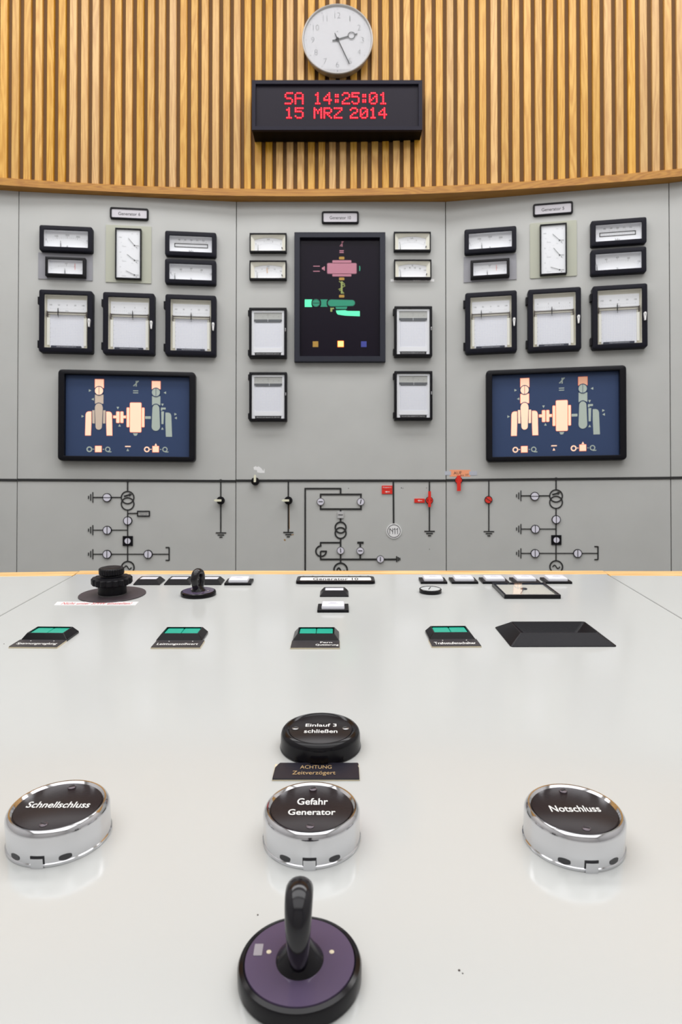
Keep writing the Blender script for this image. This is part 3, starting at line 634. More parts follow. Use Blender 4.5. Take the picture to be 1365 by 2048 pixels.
# ------------------------------------------------------------------ chart recorders
def recorder(pl, r, label, nums, pos, D=.030):
    a, b, w, h = pl.rect(*r, D); k = PXW(pl, 1, (r[0], 640)); rx, ry = 10.5*k, 9.5*k; iw, ih = w-2*rx, h-2*ry
    t = thing('chart_recorder', label, 'recorder', pl, a, b, 'large chart recorders on the side panels')
    bm = B(); box(bm, -w/2+.004, w/2-.004, -h/2+.004, h/2-.004, 0, .003); obj('case', bm, M_black, t)
    bm = B(); ringframe(bm, w, h, 4.5*k, iw, ih, .6*k, 0, D, .0028); d = obj('door_frame', bm, M_bezel, t, True)
    for yy in (h*.33, -h*.37):
        bm = B(); plate(bm, .008, .028, .004, D-.007, .001, .001, -w/2-.003, yy); obj('hinge', bm, M_black, t)
    zc = .008
    liner(t, iw-.0005, ih-.0005, .001, D-.006, M_cream)
    bm = B(); box(bm, -iw/2, iw/2, -ih/2, ih/2, .003, zc); obj('interior', bm, M_cream, t)
    # scale strip at the top
    bm = B(); box(bm, -iw*.46, iw*.46, ih*.20, ih*.43, zc, zc+.006); obj('scale_strip', bm, M_dial, t)
    bm = B(); z = zc+.006; n = len(nums)
    for i in range(n*5-4):
        x = -iw*.38+iw*.76*i/(n*5-5); stroke(bm, (x, ih*.245), (x, ih*(.27 if i % 5 == 0 else .258)), .0005, z, z+.0002)
    for i, s in enumerate(nums): text(bm, s, -iw*.38+iw*.76*i/(n-1), ih*.325, z, h=ih*.026)
    text(bm, 'MVA', 0, ih*.215, z, h=ih*.018)
    obj('lettering', bm, M_inkg, t)
    # chart paper and side guides
    bm = B(); box(bm, -iw*.40, iw*.40, -ih*.47, ih*.14, zc, zc+.004); obj('chart_paper', bm, M_grid, t)
    bm = B()
    for s in (-1, 1): box(bm, min(s*iw*.40, s*iw*.46), max(s*iw*.40, s*iw*.46), -ih*.44, ih*.08, zc, zc+.009)
    obj('paper_guide', bm, mat('guide_white', (246, 244, 238), .5), t)
    bm = B()
    for i in range(5):
        prism(bm, circ(-iw*.385, -ih*.03-ih*.085*i, .0008, 8), zc+.004, zc+.0043)
        prism(bm, circ(-iw*.28+iw*.14*i, -ih*.42, .0008, 8), zc+.004, zc+.0043)
    obj('printed_marks', bm, M_inkg, t)
    bm = B()
    for y in (ih*.172, ih*.135): stroke(bm, (-iw*.455, y), (iw*.455, y), .0017, D-.014, D-.012)
    box(bm, -iw*.47, -iw*.45, ih*.10, ih*.20, zc, D-.011) ; box(bm, iw*.45, iw*.47, ih*.10, ih*.20, zc, D-.011)
    obj('pen_rail', bm, mat('rail_bronze', (86, 76, 72), .4, metal=.3), t)
    x = (pos-.5)*iw; bm = B(); prism(bm, [(x-.0016, ih*.12), (x+.0016, ih*.12), (x+.0016, ih*.21), (x+.0005, ih*.26), (x-.0005, ih*.26), (x-.0016, ih*.21)], D-.012, D-.009); stroke(bm, (x, ih*.12), (x+.001, ih*.085), .0008, D-.013, D-.011); obj('pen_carriage', bm, M_ink, t)
    bm = B(); box(bm, -iw*.36, iw*.34, -ih*.49, -ih*.45, zc+.004, zc+.012); obj('title_strip', bm, mat('strip_navy', (44, 48, 66), .4), t)
    bm = B(); text(bm, 'GENERATOR REGISTRIERUNG 6000 MVA', 0, -ih*.47, zc+.012, h=ih*.012, w=iw*.46); obj('lettering', bm, M_dial, t)
    bm = B(); box(bm, -iw/2, iw/2, -ih/2, ih/2, D-.006, D-.0054); obj('glass', bm, M_glass, t)
    # white lever latch with a keyhole
    bm = B(); hx = w/2-rx*.55; hy = -h*.02; n = 10
    pts = [(hx+.0045*math.cos(PI*i/n), hy+.010+.0045*math.sin(PI*i/n)) for i in range(n+1)]+[(hx-.0020, hy-.016), (hx+.0020, hy-.016)]
    prism(bm, pts, D, D+.009); lt = obj('latch', bm, M_white, t)
    bm = B(); prism(bm, circ(hx, hy+.006, .0014, 10), D+.009, D+.0094); prism(bm, [(hx-.0007, hy), (hx+.0007, hy), (hx+.0003, hy+.006), (hx-.0003, hy+.006)], D+.009, D+.0093); obj('keyhole', bm, M_ink, lt)
N5 = ('100', '50', '0', '50', '100'); N5b = ('0', '2', '4', '6')
recorder(PL, (77.5, 580, 184.8, 704.5), 'black framed chart recorder, leftmost of three on the left panel', N5, .30)
recorder(PL, (205.5, 585, 309, 708), 'black framed chart recorder, middle of three on the left panel', N5b, .58)
recorder(PL, (330.5, 589.3, 432.6, 710.6), 'black framed chart recorder, rightmost of three on the left panel', N5, .5)
recorder(PR, (931, 582.8, 1034.8, 705), 'black framed chart recorder, leftmost of three on the right panel', N5, .27)
recorder(PR, (1056.7, 576, 1163.5, 701), 'black framed chart recorder, middle of three on the right panel', N5b, .45)
recorder(PR, (1186, 569, 1296.4, 696), 'black framed chart recorder, rightmost of three on the right panel', N5, .46)
M_rwhite = mat('recorder_white', (244, 244, 250), .45)
def small_recorder(r, label, x0=0.0):
    pl = PC; D = .03; a, b, w, h = pl.rect(*r, D); k = PXW(pl, 1); iw, ih = w-9.5*k, h-9*k; oy = 1.2*k
    t = thing('chart_recorder', label, 'recorder', pl, a, b, 'narrow chart recorders on the middle panel')
    bm = B(); box(bm, -w/2+.003, w/2-.003, -h/2+.003, h/2-.003, 0, .003); obj('case', bm, M_black, t)
    bm = B(); ringframe(bm, w, h, 1.2*k, iw, ih, .5*k, 0, D, .0015, 3); obj('door_frame', bm, M_black, t, True)
    for yy in (h*.40, -h*.40):
        bm = B(); plate(bm, .006, .022, .004, D-.004, .001, .001, -w/2-.0015, yy); obj('hinge', bm, M_black, t)
    zc = D-.0125
    bm = B(); box(bm, -iw*.49, iw*.49, -ih*.49, ih*.49, .003, zc+.001); obj('interior', bm, M_rwhite, t)
    bm = B(); ringframe(bm, iw-.0004, ih-.0004, .0004, iw*.86, ih*.90, .0004, .003, D-.0065, .0006, 1); obj('surround', bm, M_rwhite, t)
    bm = B(); box(bm, -iw*.46, iw*.46, ih*.36, ih*.46, .003, D-.012) if 0 else box(bm, -iw*.43, iw*.43, ih*.29, ih*.455, .003, zc+.002); obj('scale_strip', bm, mat('scale_grey', (196, 196, 194), .5), t)
    bm = B()
    for i, s in enumerate(('0', '25', '50', '75', '100')): text(bm, s, -iw*.32+iw*.16*i, ih*.365, zc+.002, h=ih*.017)
    text(bm, 'MW', 0, ih*.405, zc+.002, h=ih*.018)
    for i in range(21): stroke(bm, (-iw*.34+iw*.68*i/20, ih*.33), (-iw*.34+iw*.68*i/20, ih*.345), .0004, zc+.002, zc+.0022)
    obj('lettering', bm, M_inkg, t)
    bm = B(); prism(bm, [(-iw*.42, ih*.30), (-iw*.42, ih*.27), (-iw*.38, ih*.255), (-iw*.38, ih*.235), (iw*.38, ih*.235), (iw*.38, ih*.255), (iw*.42, ih*.27), (iw*.42, ih*.30)], .003, D-.0075); obj('pen_rail', bm, mat('rail_grey', (96, 98, 104), .4), t)
    bm = B(); stroke(bm, (x0, ih*.245), (x0, ih*.31), .001, D-.0075, D-.0067); obj('pen', bm, M_rwhite, t)
    bm = B(); box(bm, -iw*.38, iw*.38, -ih*.33, ih*.235, .003, zc+.003); obj('chart_paper', bm, M_grid, t)
    bm = B(); box(bm, -iw*.43, iw*.43, -ih*.43, -ih*.33, .003, zc+.004); obj('lower_apron', bm, M_rwhite, t)
    bm = B(); box(bm, -iw*.40, iw*.40, -ih*.495, -ih*.44, .003, D-.006); obj('title_strip', bm, mat('strip_black', (42, 40, 44), .4), t)
    bm = B(); text(bm, 'EINLAUF UND GENERATOR 1000 MVA', 0, -ih*.467, D-.006, h=ih*.014, w=iw*.7); obj('lettering', bm, M_dial, t)
    bm = B(); box(bm, -iw/2, iw/2, -ih/2, ih/2, D-.005, D-.0044); obj('glass', bm, M_glass, t)
    bm = B(); plate(bm, .003, .012, D-.002, D+.003, .001, .0008, w/2-.004, ih*.05); obj('latch', bm, M_chrome, t)
small_recorder((498.2, 615, 573.5, 714.5), 'narrow chart recorder left of the tall display, upper of the two')
small_recorder((498.5, 744, 574, 841.5), 'narrow chart recorder lower left of the tall display, below its twin', .004)
small_recorder((789.5, 612, 865.2, 712.5), 'narrow chart recorder right of the tall display, upper of the two')
small_recorder((789.5, 741.8, 865.7, 839.5), 'narrow chart recorder lower right of the tall display, below its twin', .002)
# ------------------------------------------------------------------ lit mimic displays
class Draw:
    """shapes in sketch units on a display face"""
    def __init__(s, f, t, z, k): s.f, s.t, s.z, s.k, s.c = f, t, z, k, {}
    def b(s, m): return s.c.setdefault(m.name, (m, B()))[1]
    def poly(s, m, pts, dz=0.0): prism(s.b(m), [s.f(*p) for p in pts], s.z+dz, s.z+dz+.0006)
    def rect(s, m, x0, y0, x1, y1, r=0, edge=None):
        pts = rrect(x1-x0, y1-y0, r, 4, (x0+x1)/2, (y0+y1)/2) if r else [(x0, y0), (x1, y0), (x1, y1), (x0, y1)]
        if edge:
            g = 3; s.poly(edge, rrect(x1-x0+2*g, y1-y0+2*g, r+g, 4, (x0+x1)/2, (y0+y1)/2)); s.poly(m, pts, .0004)
        else: s.poly(m, pts)
    def disc(s, m, x, y, r, dz=0.0006): s.poly(m, circ(x, y, r, 28), dz)
    def ring(s, m, x, y, r, w, dz=0.0):
        n = 28; o = [s.f(*p) for p in circ(x, y, r+w/2, n)]; i = [s.f(*p) for p in circ(x, y, r-w/2, n)]
        loops(s.b(m), [(o, s.z+dz), (o, s.z+dz+.0008), (i, s.z+dz+.0008), (i, s.z+dz)], closed=True)
    def line(s, m, x0, y0, x1, y1, w, dz=0.0): stroke(s.b(m), s.f(x0, y0), s.f(x1, y1), w*s.k, s.z+dz, s.z+dz+.0006)
    def tri(s, m, x, y, d, q=12):
        dx, dy = {'r': (1, 0), 'l': (-1, 0), 'u': (0, -1), 'd': (0, 1)}[d]
        s.poly(m, [(x+dx*q, y+dy*q), (x-dx*q*.9-dy*q, y-dy*q*.9+dx*q), (x-dx*q*.9+dy*q, y-dy*q*.9-dx*q)])
    def flush(s, name):
        for nm, (m, bm) in s.c.items(): obj(name, bm, m, s.t)
        s.c = {}
def taper(cx, y0, y1, r0, r1, n=12):
    a = [(cx+r0*math.cos(PI+PI*i/n), y0+r0+r0*math.sin(PI+PI*i/n)) for i in range(n+1)]
    b = [(cx+r1*math.cos(PI*i/n), y1-r1+r1*math.sin(PI*i/n)) for i in range(n+1)]
    return a+b
def wide_display(pl, r, label, right):
    D = .032; a, b, w, h = pl.rect(*r, D); k = PXW(pl, 1, ((r[0]+r[2])/2, 830))
    t = thing('mimic_display', label, 'display', pl, a, b, 'wide lit turbine displays')
    iw, ih = w*(1035/1140), h*(678/757); D0 = .012
    bm = B(); ringframe(bm, w, h, 8*k, iw, ih, .8*k, 0, D, .004, 7); obj('frame', bm, mat('display_frame', (14, 14, 20), .35, spec=.2), t, True)
    bm = B(); box(bm, -iw/2-.004, iw/2+.004, -ih/2-.004, ih/2+.004, 0, D0); obj('screen', bm, M_screen, t)
    u = iw/1035
    def f(x, y): return ((x-155)*u-iw/2, ih/2-(y-124-(x-155)*.008)*ih/675)
    d = Draw(f, t, D0, u); O, E, G = M_orange_led, M_orange_edge, M_unlit_glow; X = O if right else M_unlit2_glow; XE = E if right else None; K = M_screen
    d.rect(O, 394, 156, 466, 228, 0, E); d.disc(O, 428, 252, 34, .001); d.ring(K, 428, 252, 37, 6, .0012); d.line(K, 428, 218, 428, 286, 3.5, .0013)
    d.rect(X, 394, 284, 464, 360, 0, XE); d.poly(X, taper(427, 357, 578, 33, 26), .001)
    o = circ(427, 388, 37, 24, 180, 360); d.poly(K, o+list(reversed(circ(427, 388, 31, 24, 180, 360))), .0012)
    if right: pass
    d.poly(X, [(372, 415), (391, 415), (393, 525), (374, 525)]); d.poly(X, [(463, 415), (482, 415), (480, 525), (461, 525)])
    for s in (1, -1):
        g = lambda x: 427+s*(x-427)
        base = [(g(487), 424), (g(515), 424), (g(530), 432), (g(537), 448), (g(541), 628), (g(491), 628), (g(487), 515)]
        d.poly(E, [(x+(3 if x > g(512) and s > 0 else -3)*1 if False else x, y) for x, y in base]); d.poly(O, [((x-g(514))*.93+g(514), (y-527)*.975+527) for x, y in base], .0004)
    d.flush('turbine_symbol')
    d.rect(O, 547, 459, 575, 480, 0, E); d.rect(O, 628, 459, 652, 480, 0, E); d.rect(O, 572, 425, 598, 519, 5, E); d.rect(O, 606, 425, 630, 519, 5, E)
    d.flush('coupling_symbol')
    d.rect(O, 659, 391, 680, 554, 5, E); d.rect(O, 786, 391, 806, 554, 5, E); d.rect(O, 686, 349, 780, 597, 8, E)
    d.flush('generator_symbol')
    d.rect(G, 812, 462, 860, 484)
    d.flush('shaft_symbol')
    d.rect(M_orange_dim if right else O, 869, 166, 940, 232, 0, E); d.disc(G, 903, 260, 34, .001); d.ring(K, 903, 260, 37, 6, .0012); d.line(K, 903, 226, 903, 294, 3.5, .0013)
    d.rect(G, 870, 292, 940, 368); d.poly(G, taper(903, 365, 585, 29, 35), .001)
    o = circ(903, 394, 38, 24, 190, 350); d.poly(K, o+list(reversed(circ(903, 394, 32, 24, 190, 350))), .0012)
    d.poly(G, [(948, 420), (971, 420), (967, 527), (950, 527)]); d.poly(G, [(945, 388), (985, 388), (985, 404), (957, 404), (957, 413), (945, 413)])
    d.poly(G, [(983, 430), (1010, 430), (1026, 438), (1033, 455), (1040, 634), (988, 634), (983, 520)])
    d.flush('turbine_symbol')
    for x, y, q in ((353, 251, 'r'), (375, 323, 'l'), (294, 466, 'r'), (584, 395, 'd'), (599, 540, 'u'), (978, 262, 'l'), (958, 365, 'd'), (958, 564, 'u'), (1069, 443, 'r'), (1070, 475, 'l')): d.tri(G, x, y, q, 11); d.flush('arrow_mark')
    d.line(G, 714, 208, 756, 166, 7); d.line(G, 737, 166, 737, 212, 9); d.line(G, 711, 207, 726, 207, 5); d.line(G, 745, 167, 759, 167, 5)
    d.line(G, 711, 249, 754, 249, 7); d.line(G, 711, 266, 754, 266, 7); d.poly(G, [(711, 606), (753, 606), (742, 626), (722, 626)])
    def cell(x, m1, ms, m3, up):
        d.ring(m1, x, 741, 19, 10); d.line(m1, x+26, 740, x+40, 740, 6)
        d.rect(ms, x+48, 714, x+100, 764, 0, E if ms is O else None); d.line(m3, x+110, 741, x+122, 741, 6); d.ring(m3, x+152, 741, 18, 8); d.line(m3, x+154, 762, x+182, 762, 8)
        if up: d.tri(O, x+75, 700, 'u', 11)
    d.flush('switch_symbol')
    cell(350, O if right else G, O, G, False); d.flush('status_symbol'); cell(828, O, O, G, True); d.flush('status_symbol')
    d.rect(O, 646, 712, 692, 721); d.tri(O if right else G, 668, 745, 'u', 11)
    d.flush('level_symbol')
wide_display(PL, (115.4, 741, 391, 922), 'wide blue lit turbine display in a black frame on the left panel', False)
wide_display(PR, (972.8, 735, 1254.5, 921.5), 'wide blue lit turbine display in a black frame on the right panel', True)
# tall dark display on the middle panel
D = .024; a, b, w, h = PC.rect(589, 464, 771.5, 723, D); k = PXW(PC, 1)
t = thing('mimic_display', 'tall dark display with pink generator and green turbine symbols on the middle panel', 'display', PC, a, b)
ia, ib, iw, ih = PC.rect(600, 474.5, 760.5, 712, D)
bm = B(); ringframe(bm, w, h, .0005, iw, ih, .0004, 0, D, .0015, 1); obj('frame', bm, mat('tall_frame', (34, 36, 48), .45, spec=.3, bump=.1), t)
bm = B(); box(bm, -iw/2-.004, iw/2+.004, -ih/2-.004, ih/2+.004, 0, .008); obj('screen', bm, M_dark_screen, t)
zx = lambda x: 470+x/3.1744
zy = lambda y: 380+y/3.1744
def f(x, y):
    p = PC.pt(zx(x), zy(y), .008); return p[0]-a, p[1]-b
d = Draw(f, t, .008, k/3.1744)
PK = mat('symbol_pink', (186, 122, 140), .5); PKe = mat('symbol_pink_edge', (120, 70, 88), .5); OC = mat('symbol_ochre', (176, 136, 52), .5); YG = mat('symbol_lime', (150, 162, 90), .5)
GN = mat('symbol_green', (22, 140, 108), .5, emit=.08); GL = mat('lit_green', (90, 235, 175), .5, emit=.45); GE = mat('green_edge', (10, 84, 66), .5)
LO = mat('lit_amber', (255, 220, 130), .5, emit=1.0, ecol=(255, 205, 110)); LOe = mat('lit_amber_edge', (255, 110, 20), .5, emit=.8); BL = mat('symbol_blue', (52, 62, 150), .5)
d.line(PK, 668, 357, 690, 326, 4); d.line(PK, 681, 326, 681, 360, 6); d.line(PK, 666, 356, 675, 356, 3); d.line(PK, 685, 327, 693, 327, 3)
d.flush('switch_symbol'); d.line(PK, 665, 386, 692, 386, 6); d.line(PK, 665, 397, 692, 397, 6); d.flush('equals_symbol')
for y in (424, 556, 666): d.rect(OC, 662, y, 696, y+17, 5); d.flush('bearing_symbol')
d.rect(PK, 621, 448, 739, 463, 4, PKe); d.rect(PK, 621, 534, 739, 548, 4, PKe); d.rect(PK, 588, 466, 772, 531, 6, PKe)
d.flush('generator_symbol')
d.line(PK, 498, 484, 540, 484, 5); d.line(PK, 498, 516, 540, 516, 5); d.flush('line_symbol')
d.poly(PK, [(553, 493), (563, 490), (566, 485), (572, 485), (572, 512), (566, 512), (563, 506), (553, 504)]); d.flush('brake_symbol')
d.poly(GN, [(790, 481), (796, 484), (798, 498), (796, 513), (790, 516)])
d.flush('brake_symbol')
d.line(YG, 679, 580, 679, 658, 11)
for p in ((662, 580, 703, 611), (703, 608, 658, 632), (660, 628, 694, 654), (684, 585, 700, 600), (664, 640, 676, 632)): d.line(YG, *p, 4, .0004)
d.line(YG, 684, 654, 694, 660, 3)
d.flush('spindle_symbol')
arcL = [(495-6*math.sin(PI*i/8), 695+48*i/8) for i in range(9)]
d.poly(GL, [(444, 695)]+[(492, 695)]+[(486+0.02*(y-719)**2*.5, y) for x, y in arcL[1:-1]]+[(492, 743), (444, 743)])
d.disc(GN, 516, 718, 22); d.ring(GE, 516, 718, 24, 4, .001); d.line(GE, 494, 718, 538, 718, 4, .0012)
d.poly(GN, [(543, 695), (590, 695), (584, 706), (583, 719), (584, 731), (590, 742), (543, 742), (548, 731), (549, 719), (548, 706)])
pts = [(614+22*math.cos(math.radians(q)), 718+21*math.sin(math.radians(q))) for q in range(90, 271, 15)]+[(744+18*math.cos(math.radians(q)), 718+18*math.sin(math.radians(q))) for q in range(-90, 91, 15)]
d.poly(GE, [((x-678)*1.03+678, (y-718)*1.12+718) for x, y in pts]); d.poly(GN, pts, .0005)
d.poly(GN, [(639, 743), (714, 741), (710, 756), (644, 756)]); d.poly(GL, [(642, 765), (700, 763), (716, 768), (794, 769), (794, 802), (700, 798), (655, 791), (646, 780)])
d.poly(YG, [(607, 748), (630, 748), (630, 756), (619, 757), (619, 773), (607, 773)])
d.flush('turbine_symbol')
d.rect(OC, 495, 961, 530, 997); d.flush('status_square'); d.rect(LO, 655, 960, 690, 995, 0, LOe); d.flush('status_square'); d.rect(BL, 802, 961, 837, 997); d.flush('status_square')
# ------------------------------------------------------------------ wall clock and red LED display on the slats
PS = Plane((0, arc(0, .018)-.0015, CAMZ), (1, 0, 0), Z)      # tangent to the slat fronts
k = PXW(PS, 1)
D = .04; a, b = PS.pt(675.5, 76.8, D); R = 71.8*k*(1-D/2.47)
t = thing('wall_clock', 'round white wall clock with black hands showing twenty-five past two', 'clock', PS, a, b)
bm = B(); lathe(bm, [(R*.93, 0), (R*.95, .01), (R*.985, D-.012), (R, D-.006), (R, D-.002), (R*.985, D), (R*.965, D-.001), (R*.955, D-.008), (R*.95, D-.010), (R*.5, D-.010), (.0003, D-.010)], 96); obj('case', bm, mat('clock_case', (176, 172, 168), .35, metal=.2), t, True)
bm = B(); prism(bm, circ(0, 0, R*.95, 96), D-.010, D-.008); obj('dial', bm, mat('clock_dial', (178, 176, 181), .5), t)
zf = D-.008; bm = B()
for i in range(60):
    q = PI/2-2*PI*i/60; rr = R*.88; prism(bm, circ(rr*math.cos(q), rr*math.sin(q), R*(.016 if i % 5 == 0 else .007), 8), zf, zf+.0003)
for n in range(1, 13):
    q = PI/2-2*PI*n/12; text(bm, str(n), R*.70*math.cos(q), R*.70*math.sin(q), zf, h=R*.165, bold=-.012, w=(R*.17 if n in (10, 12) else (R*.12 if n == 11 else (R*.03 if n == 1 else R*.095))))
text(bm, '⊥' if 0 else '+', 0, R*.24, zf, h=R*.06)
obj('numerals', bm, M_inkg, t)
bm = B(); q = math.radians(-64.5); c, s = math.cos(q), math.sin(q); stroke(bm, (-c*R*.18, -s*R*.18), (c*R*.78, s*R*.78), R*.026, zf+.005, zf+.006); obj('minute_hand', bm, M_ink, t)
bm = B(); q = math.radians(16); c, s = math.cos(q), math.sin(q); stroke(bm, (-c*R*.15, -s*R*.15), (c*R*.32, s*R*.32), R*.032, zf+.003, zf+.004); stroke(bm, (c*R*.50, s*R*.50), (c*R*.58, s*R*.58), R*.03, zf+.003, zf+.004); annulus(bm, c*R*.41, s*R*.41, R*.085, R*.105, zf+.003, zf+.004, 28); lathe(bm, [(R*.045, zf), (R*.045, zf+.007), (.0003, zf+.0075)], 20); obj('hour_hand', bm, M_ink, t)
bm = B(); prism(bm, circ(0, 0, R*.96, 64), D-.002, D-.0014); obj('glass', bm, M_glass, t)
D = .078; a, b, w, h = PS.rect(504, 159.9, 845.4, 260, D); k = PXW(PS, 1)*(1-D/2.47)
t = thing('led_display', 'black box showing date and time in red dots, hanging below the clock', 'display', PS, a, b)
M_ledbox = mat('led_box', (34, 32, 44), .5, spec=.15)
bm = B(); iw, ih = w-15*k, h-16*k; box(bm, -w/2+.001, w/2-.001, -h/2+.001, h/2-.001, 0, D-.012); obj('case', bm, mat('led_case', (10, 9, 10), .5, spec=.1), t)
bm = B(); ringframe(bm, w, h, .0005, iw, ih, .0004, D-.012, D, .001, 1); obj('frame', bm, M_ledbox, t)
bm = B(); box(bm, -iw/2, iw/2, -ih/2, ih/2, D-.012, D-.009); obj('window', bm, mat('led_window', (32, 28, 38), .45, spec=.15), t)
F = {'S': '01111 10000 10000 01110 00001 00001 11110', 'A': '01110 10001 10001 11111 10001 10001 10001', '1': '010 110 010 010 010 010 111', '4': '00010 00110 01010 10010 11111 00010 00010',
     ':': '00 11 11 00 11 11 00', '2': '01110 10001 00001 00110 01000 10000 11111', '5': '11111 10000 11110 00001 00001 10001 01110', '0': '01110 10001 10011 10101 11001 10001 01110',
     'M': '10001 11011 10101 10101 10001 10001 10001', 'R': '11110 10001 10001 11110 10100 10010 10001', 'Z': '11111 00001 00010 00100 01000 10000 11111'}
def p2(zx_, zy_): p = PS.pt(480+zx_/3.4125, zy_/3.4125, D-.009); return p[0]-a, p[1]-b
M_led = mat('led_red', (120, 4, 14), .5, spec=.1, emit=1.6, ecol=(255, 6, 30))
M_ledhot = mat('led_red_core', (255, 120, 140), .5, emit=1.3, ecol=(255, 110, 140))
for y0, y1, cs in ((637, 708, (('S', 312, 358), ('A', 380, 430), ('1', 520, 545), ('4', 577, 623), (':', 655, 670), ('2', 702, 748), ('5', 768, 812), (':', 842, 857), ('0', 887, 935), ('1', 965, 993))),
                   (740, 805, (('1', 323, 350), ('5', 381, 430), ('M', 510, 556), ('R', 577, 624), ('Z', 647, 695), ('2', 757, 802), ('0', 825, 870), ('1', 898, 922), ('4', 952, 999)))):
    bm = B(); bh = B(); last = None
    for ch, x0, x1 in cs:
        if last is not None and x0-last > 50:
            g = obj('led_word', bm, M_led, t); obj('led_core', bh, M_ledhot, g); bm = B(); bh = B()
        last = x1
        rows = F[ch].split(); n = len(rows[0])
        for j, row in enumerate(rows):
            for i, q in enumerate(row):
                if q == '1':
                    x, y = p2(x0+(x1-x0)*i/(n-1), y0+(y1-y0)*j/6)
                    prism(bm, circ(x, y, 1.95*k, 10), D-.009, D-.0075); prism(bh, circ(x, y, .75*k, 6), D-.0075, D-.007)
    g = obj('led_word', bm, M_led, t); obj('led_core', bh, M_ledhot, g)
# ------------------------------------------------------------------ the control desk
def dp(px, py, off=0.0): return PD.pt(px, py, off)
sl0, sl1 = dp(149, 1149.5), dp(0, 1231.5); sr0, sr1 = dp(1218, 1149.5), dp(1365, 1237)
far_b = dp(682, 1148.6)[1]; NEAR = far_b-1.05
def on(p, q, b): s = (b-p[1])/(q[1]-p[1]); return p[0]+(q[0]-p[0])*s
TH = .025; G2 = .0009; edge_w = .0265
Mseam = G2
def section(pts, edge, label, name='console_section'):
    t = thing(name, label, 'desk', PD, 0, 0, 'sections of the control desk')
    bm = B(); cx = sum(p[0] for p in pts)/len(pts); ins = [(cx+(p[0]-cx)*(1-.0007/abs(p[0]-cx)), p[1]) for p in pts]
    loops(bm, [(pts, -TH), (pts, -.0007), (ins, 0)]); obj('desk_top', bm, M_desk, t)
    bm = B(); loops(bm, [(edge, -TH-.01), (edge, 0.0)]); obj('wood_edging', bm, M_trim, t)
    # body under the top
    inv = PD.rot().transposed()
    bm = B(); m2 = 0.06
    xs = [p[0] for p in pts]; ys = [p[1] for p in pts]
    low = []
    top = [bm.verts.new((p[0]*.97, NEAR+.04+(p[1]-NEAR)*.92, -TH-.001)) for p in pts]
    for p in pts:
        wpt = PD.world(p[0]*.97, NEAR+.04+(p[1]-NEAR)*.92, -TH-.001); wpt.z = 0.0
        l = inv @ (wpt-PD.O); low.append(bm.verts.new(l))
    n = len(pts)
    for i in range(n): bm.faces.new((top[i], top[(i+1) % n], low[(i+1) % n], low[i]))
    bm.faces.new(top); bm.faces.new(list(reversed(low))); obj('body', bm, M_panel, t)
nl, nr = on(sl0, sl1, NEAR), on(sr0, sr1, NEAR)
fl, fr = on(sl0, sl1, far_b), on(sr0, sr1, far_b)
section([(nl+G2, NEAR), (nr-G2, NEAR), (fr-G2, far_b), (fl+G2, far_b)], [(fl, far_b+.0002), (fr, far_b+.0002), (fr+.003, far_b+edge_w), (fl-.003, far_b+edge_w)], 'middle section of the white enamelled control desk carrying all the buttons')
eb = dp(0, 1153.2)[1]; eb2 = dp(0, 1144.6)[1]; xo = 1.05; s_ = (eb-dp(149, 1151.5)[1])/(dp(0, 1153.2)[0]-dp(149, 1151.5)[0])
def side(sg, s0, s1, yc, yo, ycb, yob, px_o, lab):
    c = dp(149 if sg < 0 else 1218, yc); o = dp(px_o, yo); c2 = dp(149 if sg < 0 else 1218, ycb); o2 = dp(px_o, yob)
    sl = (o[1]-c[1])/(o[0]-c[0]); sl2 = (o2[1]-c2[1])/(o2[0]-c2[0]); X = sg*1.1
    e0 = (s0+sg*G2, c[1]); far = (X, c[1]+sl*(X-c[0])); t0 = (s0+sg*.003, c2[1]); t1 = (X, c2[1]+sl2*(X-c2[0]))
    xn = nl if sg < 0 else nr
    pts = [(xn+sg*G2, NEAR), (X*1.3, NEAR), far, (on(s0p, s1p, c[1])+sg*G2, c[1])]
    ed = [(on(s0p, s1p, c[1])+sg*.0002, c[1]+.0002), (X, far[1]+.0002), t1, t0]
    if sg < 0: pts = list(reversed(pts)); ed = list(reversed(ed))
    section(pts, ed, lab)
s0p, s1p = sl0, sl1; side(-1, fl, nl, 1151.6, 1153.4, 1142.6, 1144.8, 0, 'left section of the white control desk beyond the slanting seam')
s0p, s1p = sr0, sr1; side(1, fr, nr, 1151.4, 1152.0, 1142.2, 1142.2, 1365, 'right section of the white control desk beyond the slanting seam')
def KD(py): # metres per image pixel across the desk at that height in the picture
    return (dp(700, py)[0]-dp(660, py)[0])/40
bm = B()
for px_, py_, r_ in ((516, 1830, .0004), (919, 1941, .0005), (926, 1947, .0003), (8, 1288, .0006)):
    c_ = dp(px_, py_); prism(bm, circ(c_[0], c_[1], r_, 8), 0, .0002)
o = obj('dirt_speck', bm, mat('dirt', (70, 60, 56), .9), [o for o in bpy.data.objects if o.name == 'console_section'][0])
# --- nameplate at the far end
a, b0 = dp(671.5, 1168.6); b1 = dp(671.5, 1151.0, .005)[1]; w = 158*KD(1166); h = b1-b0
t = thing('nameplate', 'long rounded black framed nameplate reading Generator 10, lying on the far edge of the desk', 'sign', PD, a, (b0+b1)/2)
bm = B(); ringframe(bm, w, h, .006, w-.011, h-.013, .003, 0, .0045, .0015); obj('frame', bm, M_gloss, t, True)
bm = B(); box(bm, -w/2+.004, w/2-.004, -h/2+.004, h/2-.004, 0, .0037); obj('face', bm, M_white, t)
bm = B(); text(bm, 'Generator 10', 0, 0, .0037, h=h*.42, w=w*.58, bold=.01); obj('lettering', bm, M_ink, t)
bm = B()
for x in (-.42, -.30, -.17, .17, .32, .42): lathe(bm, [(.0011, .004), (.0011, .0051), (.0002, .0053)], 10, w*x, h/2-.003)
obj('screws', bm, M_chrome, t)
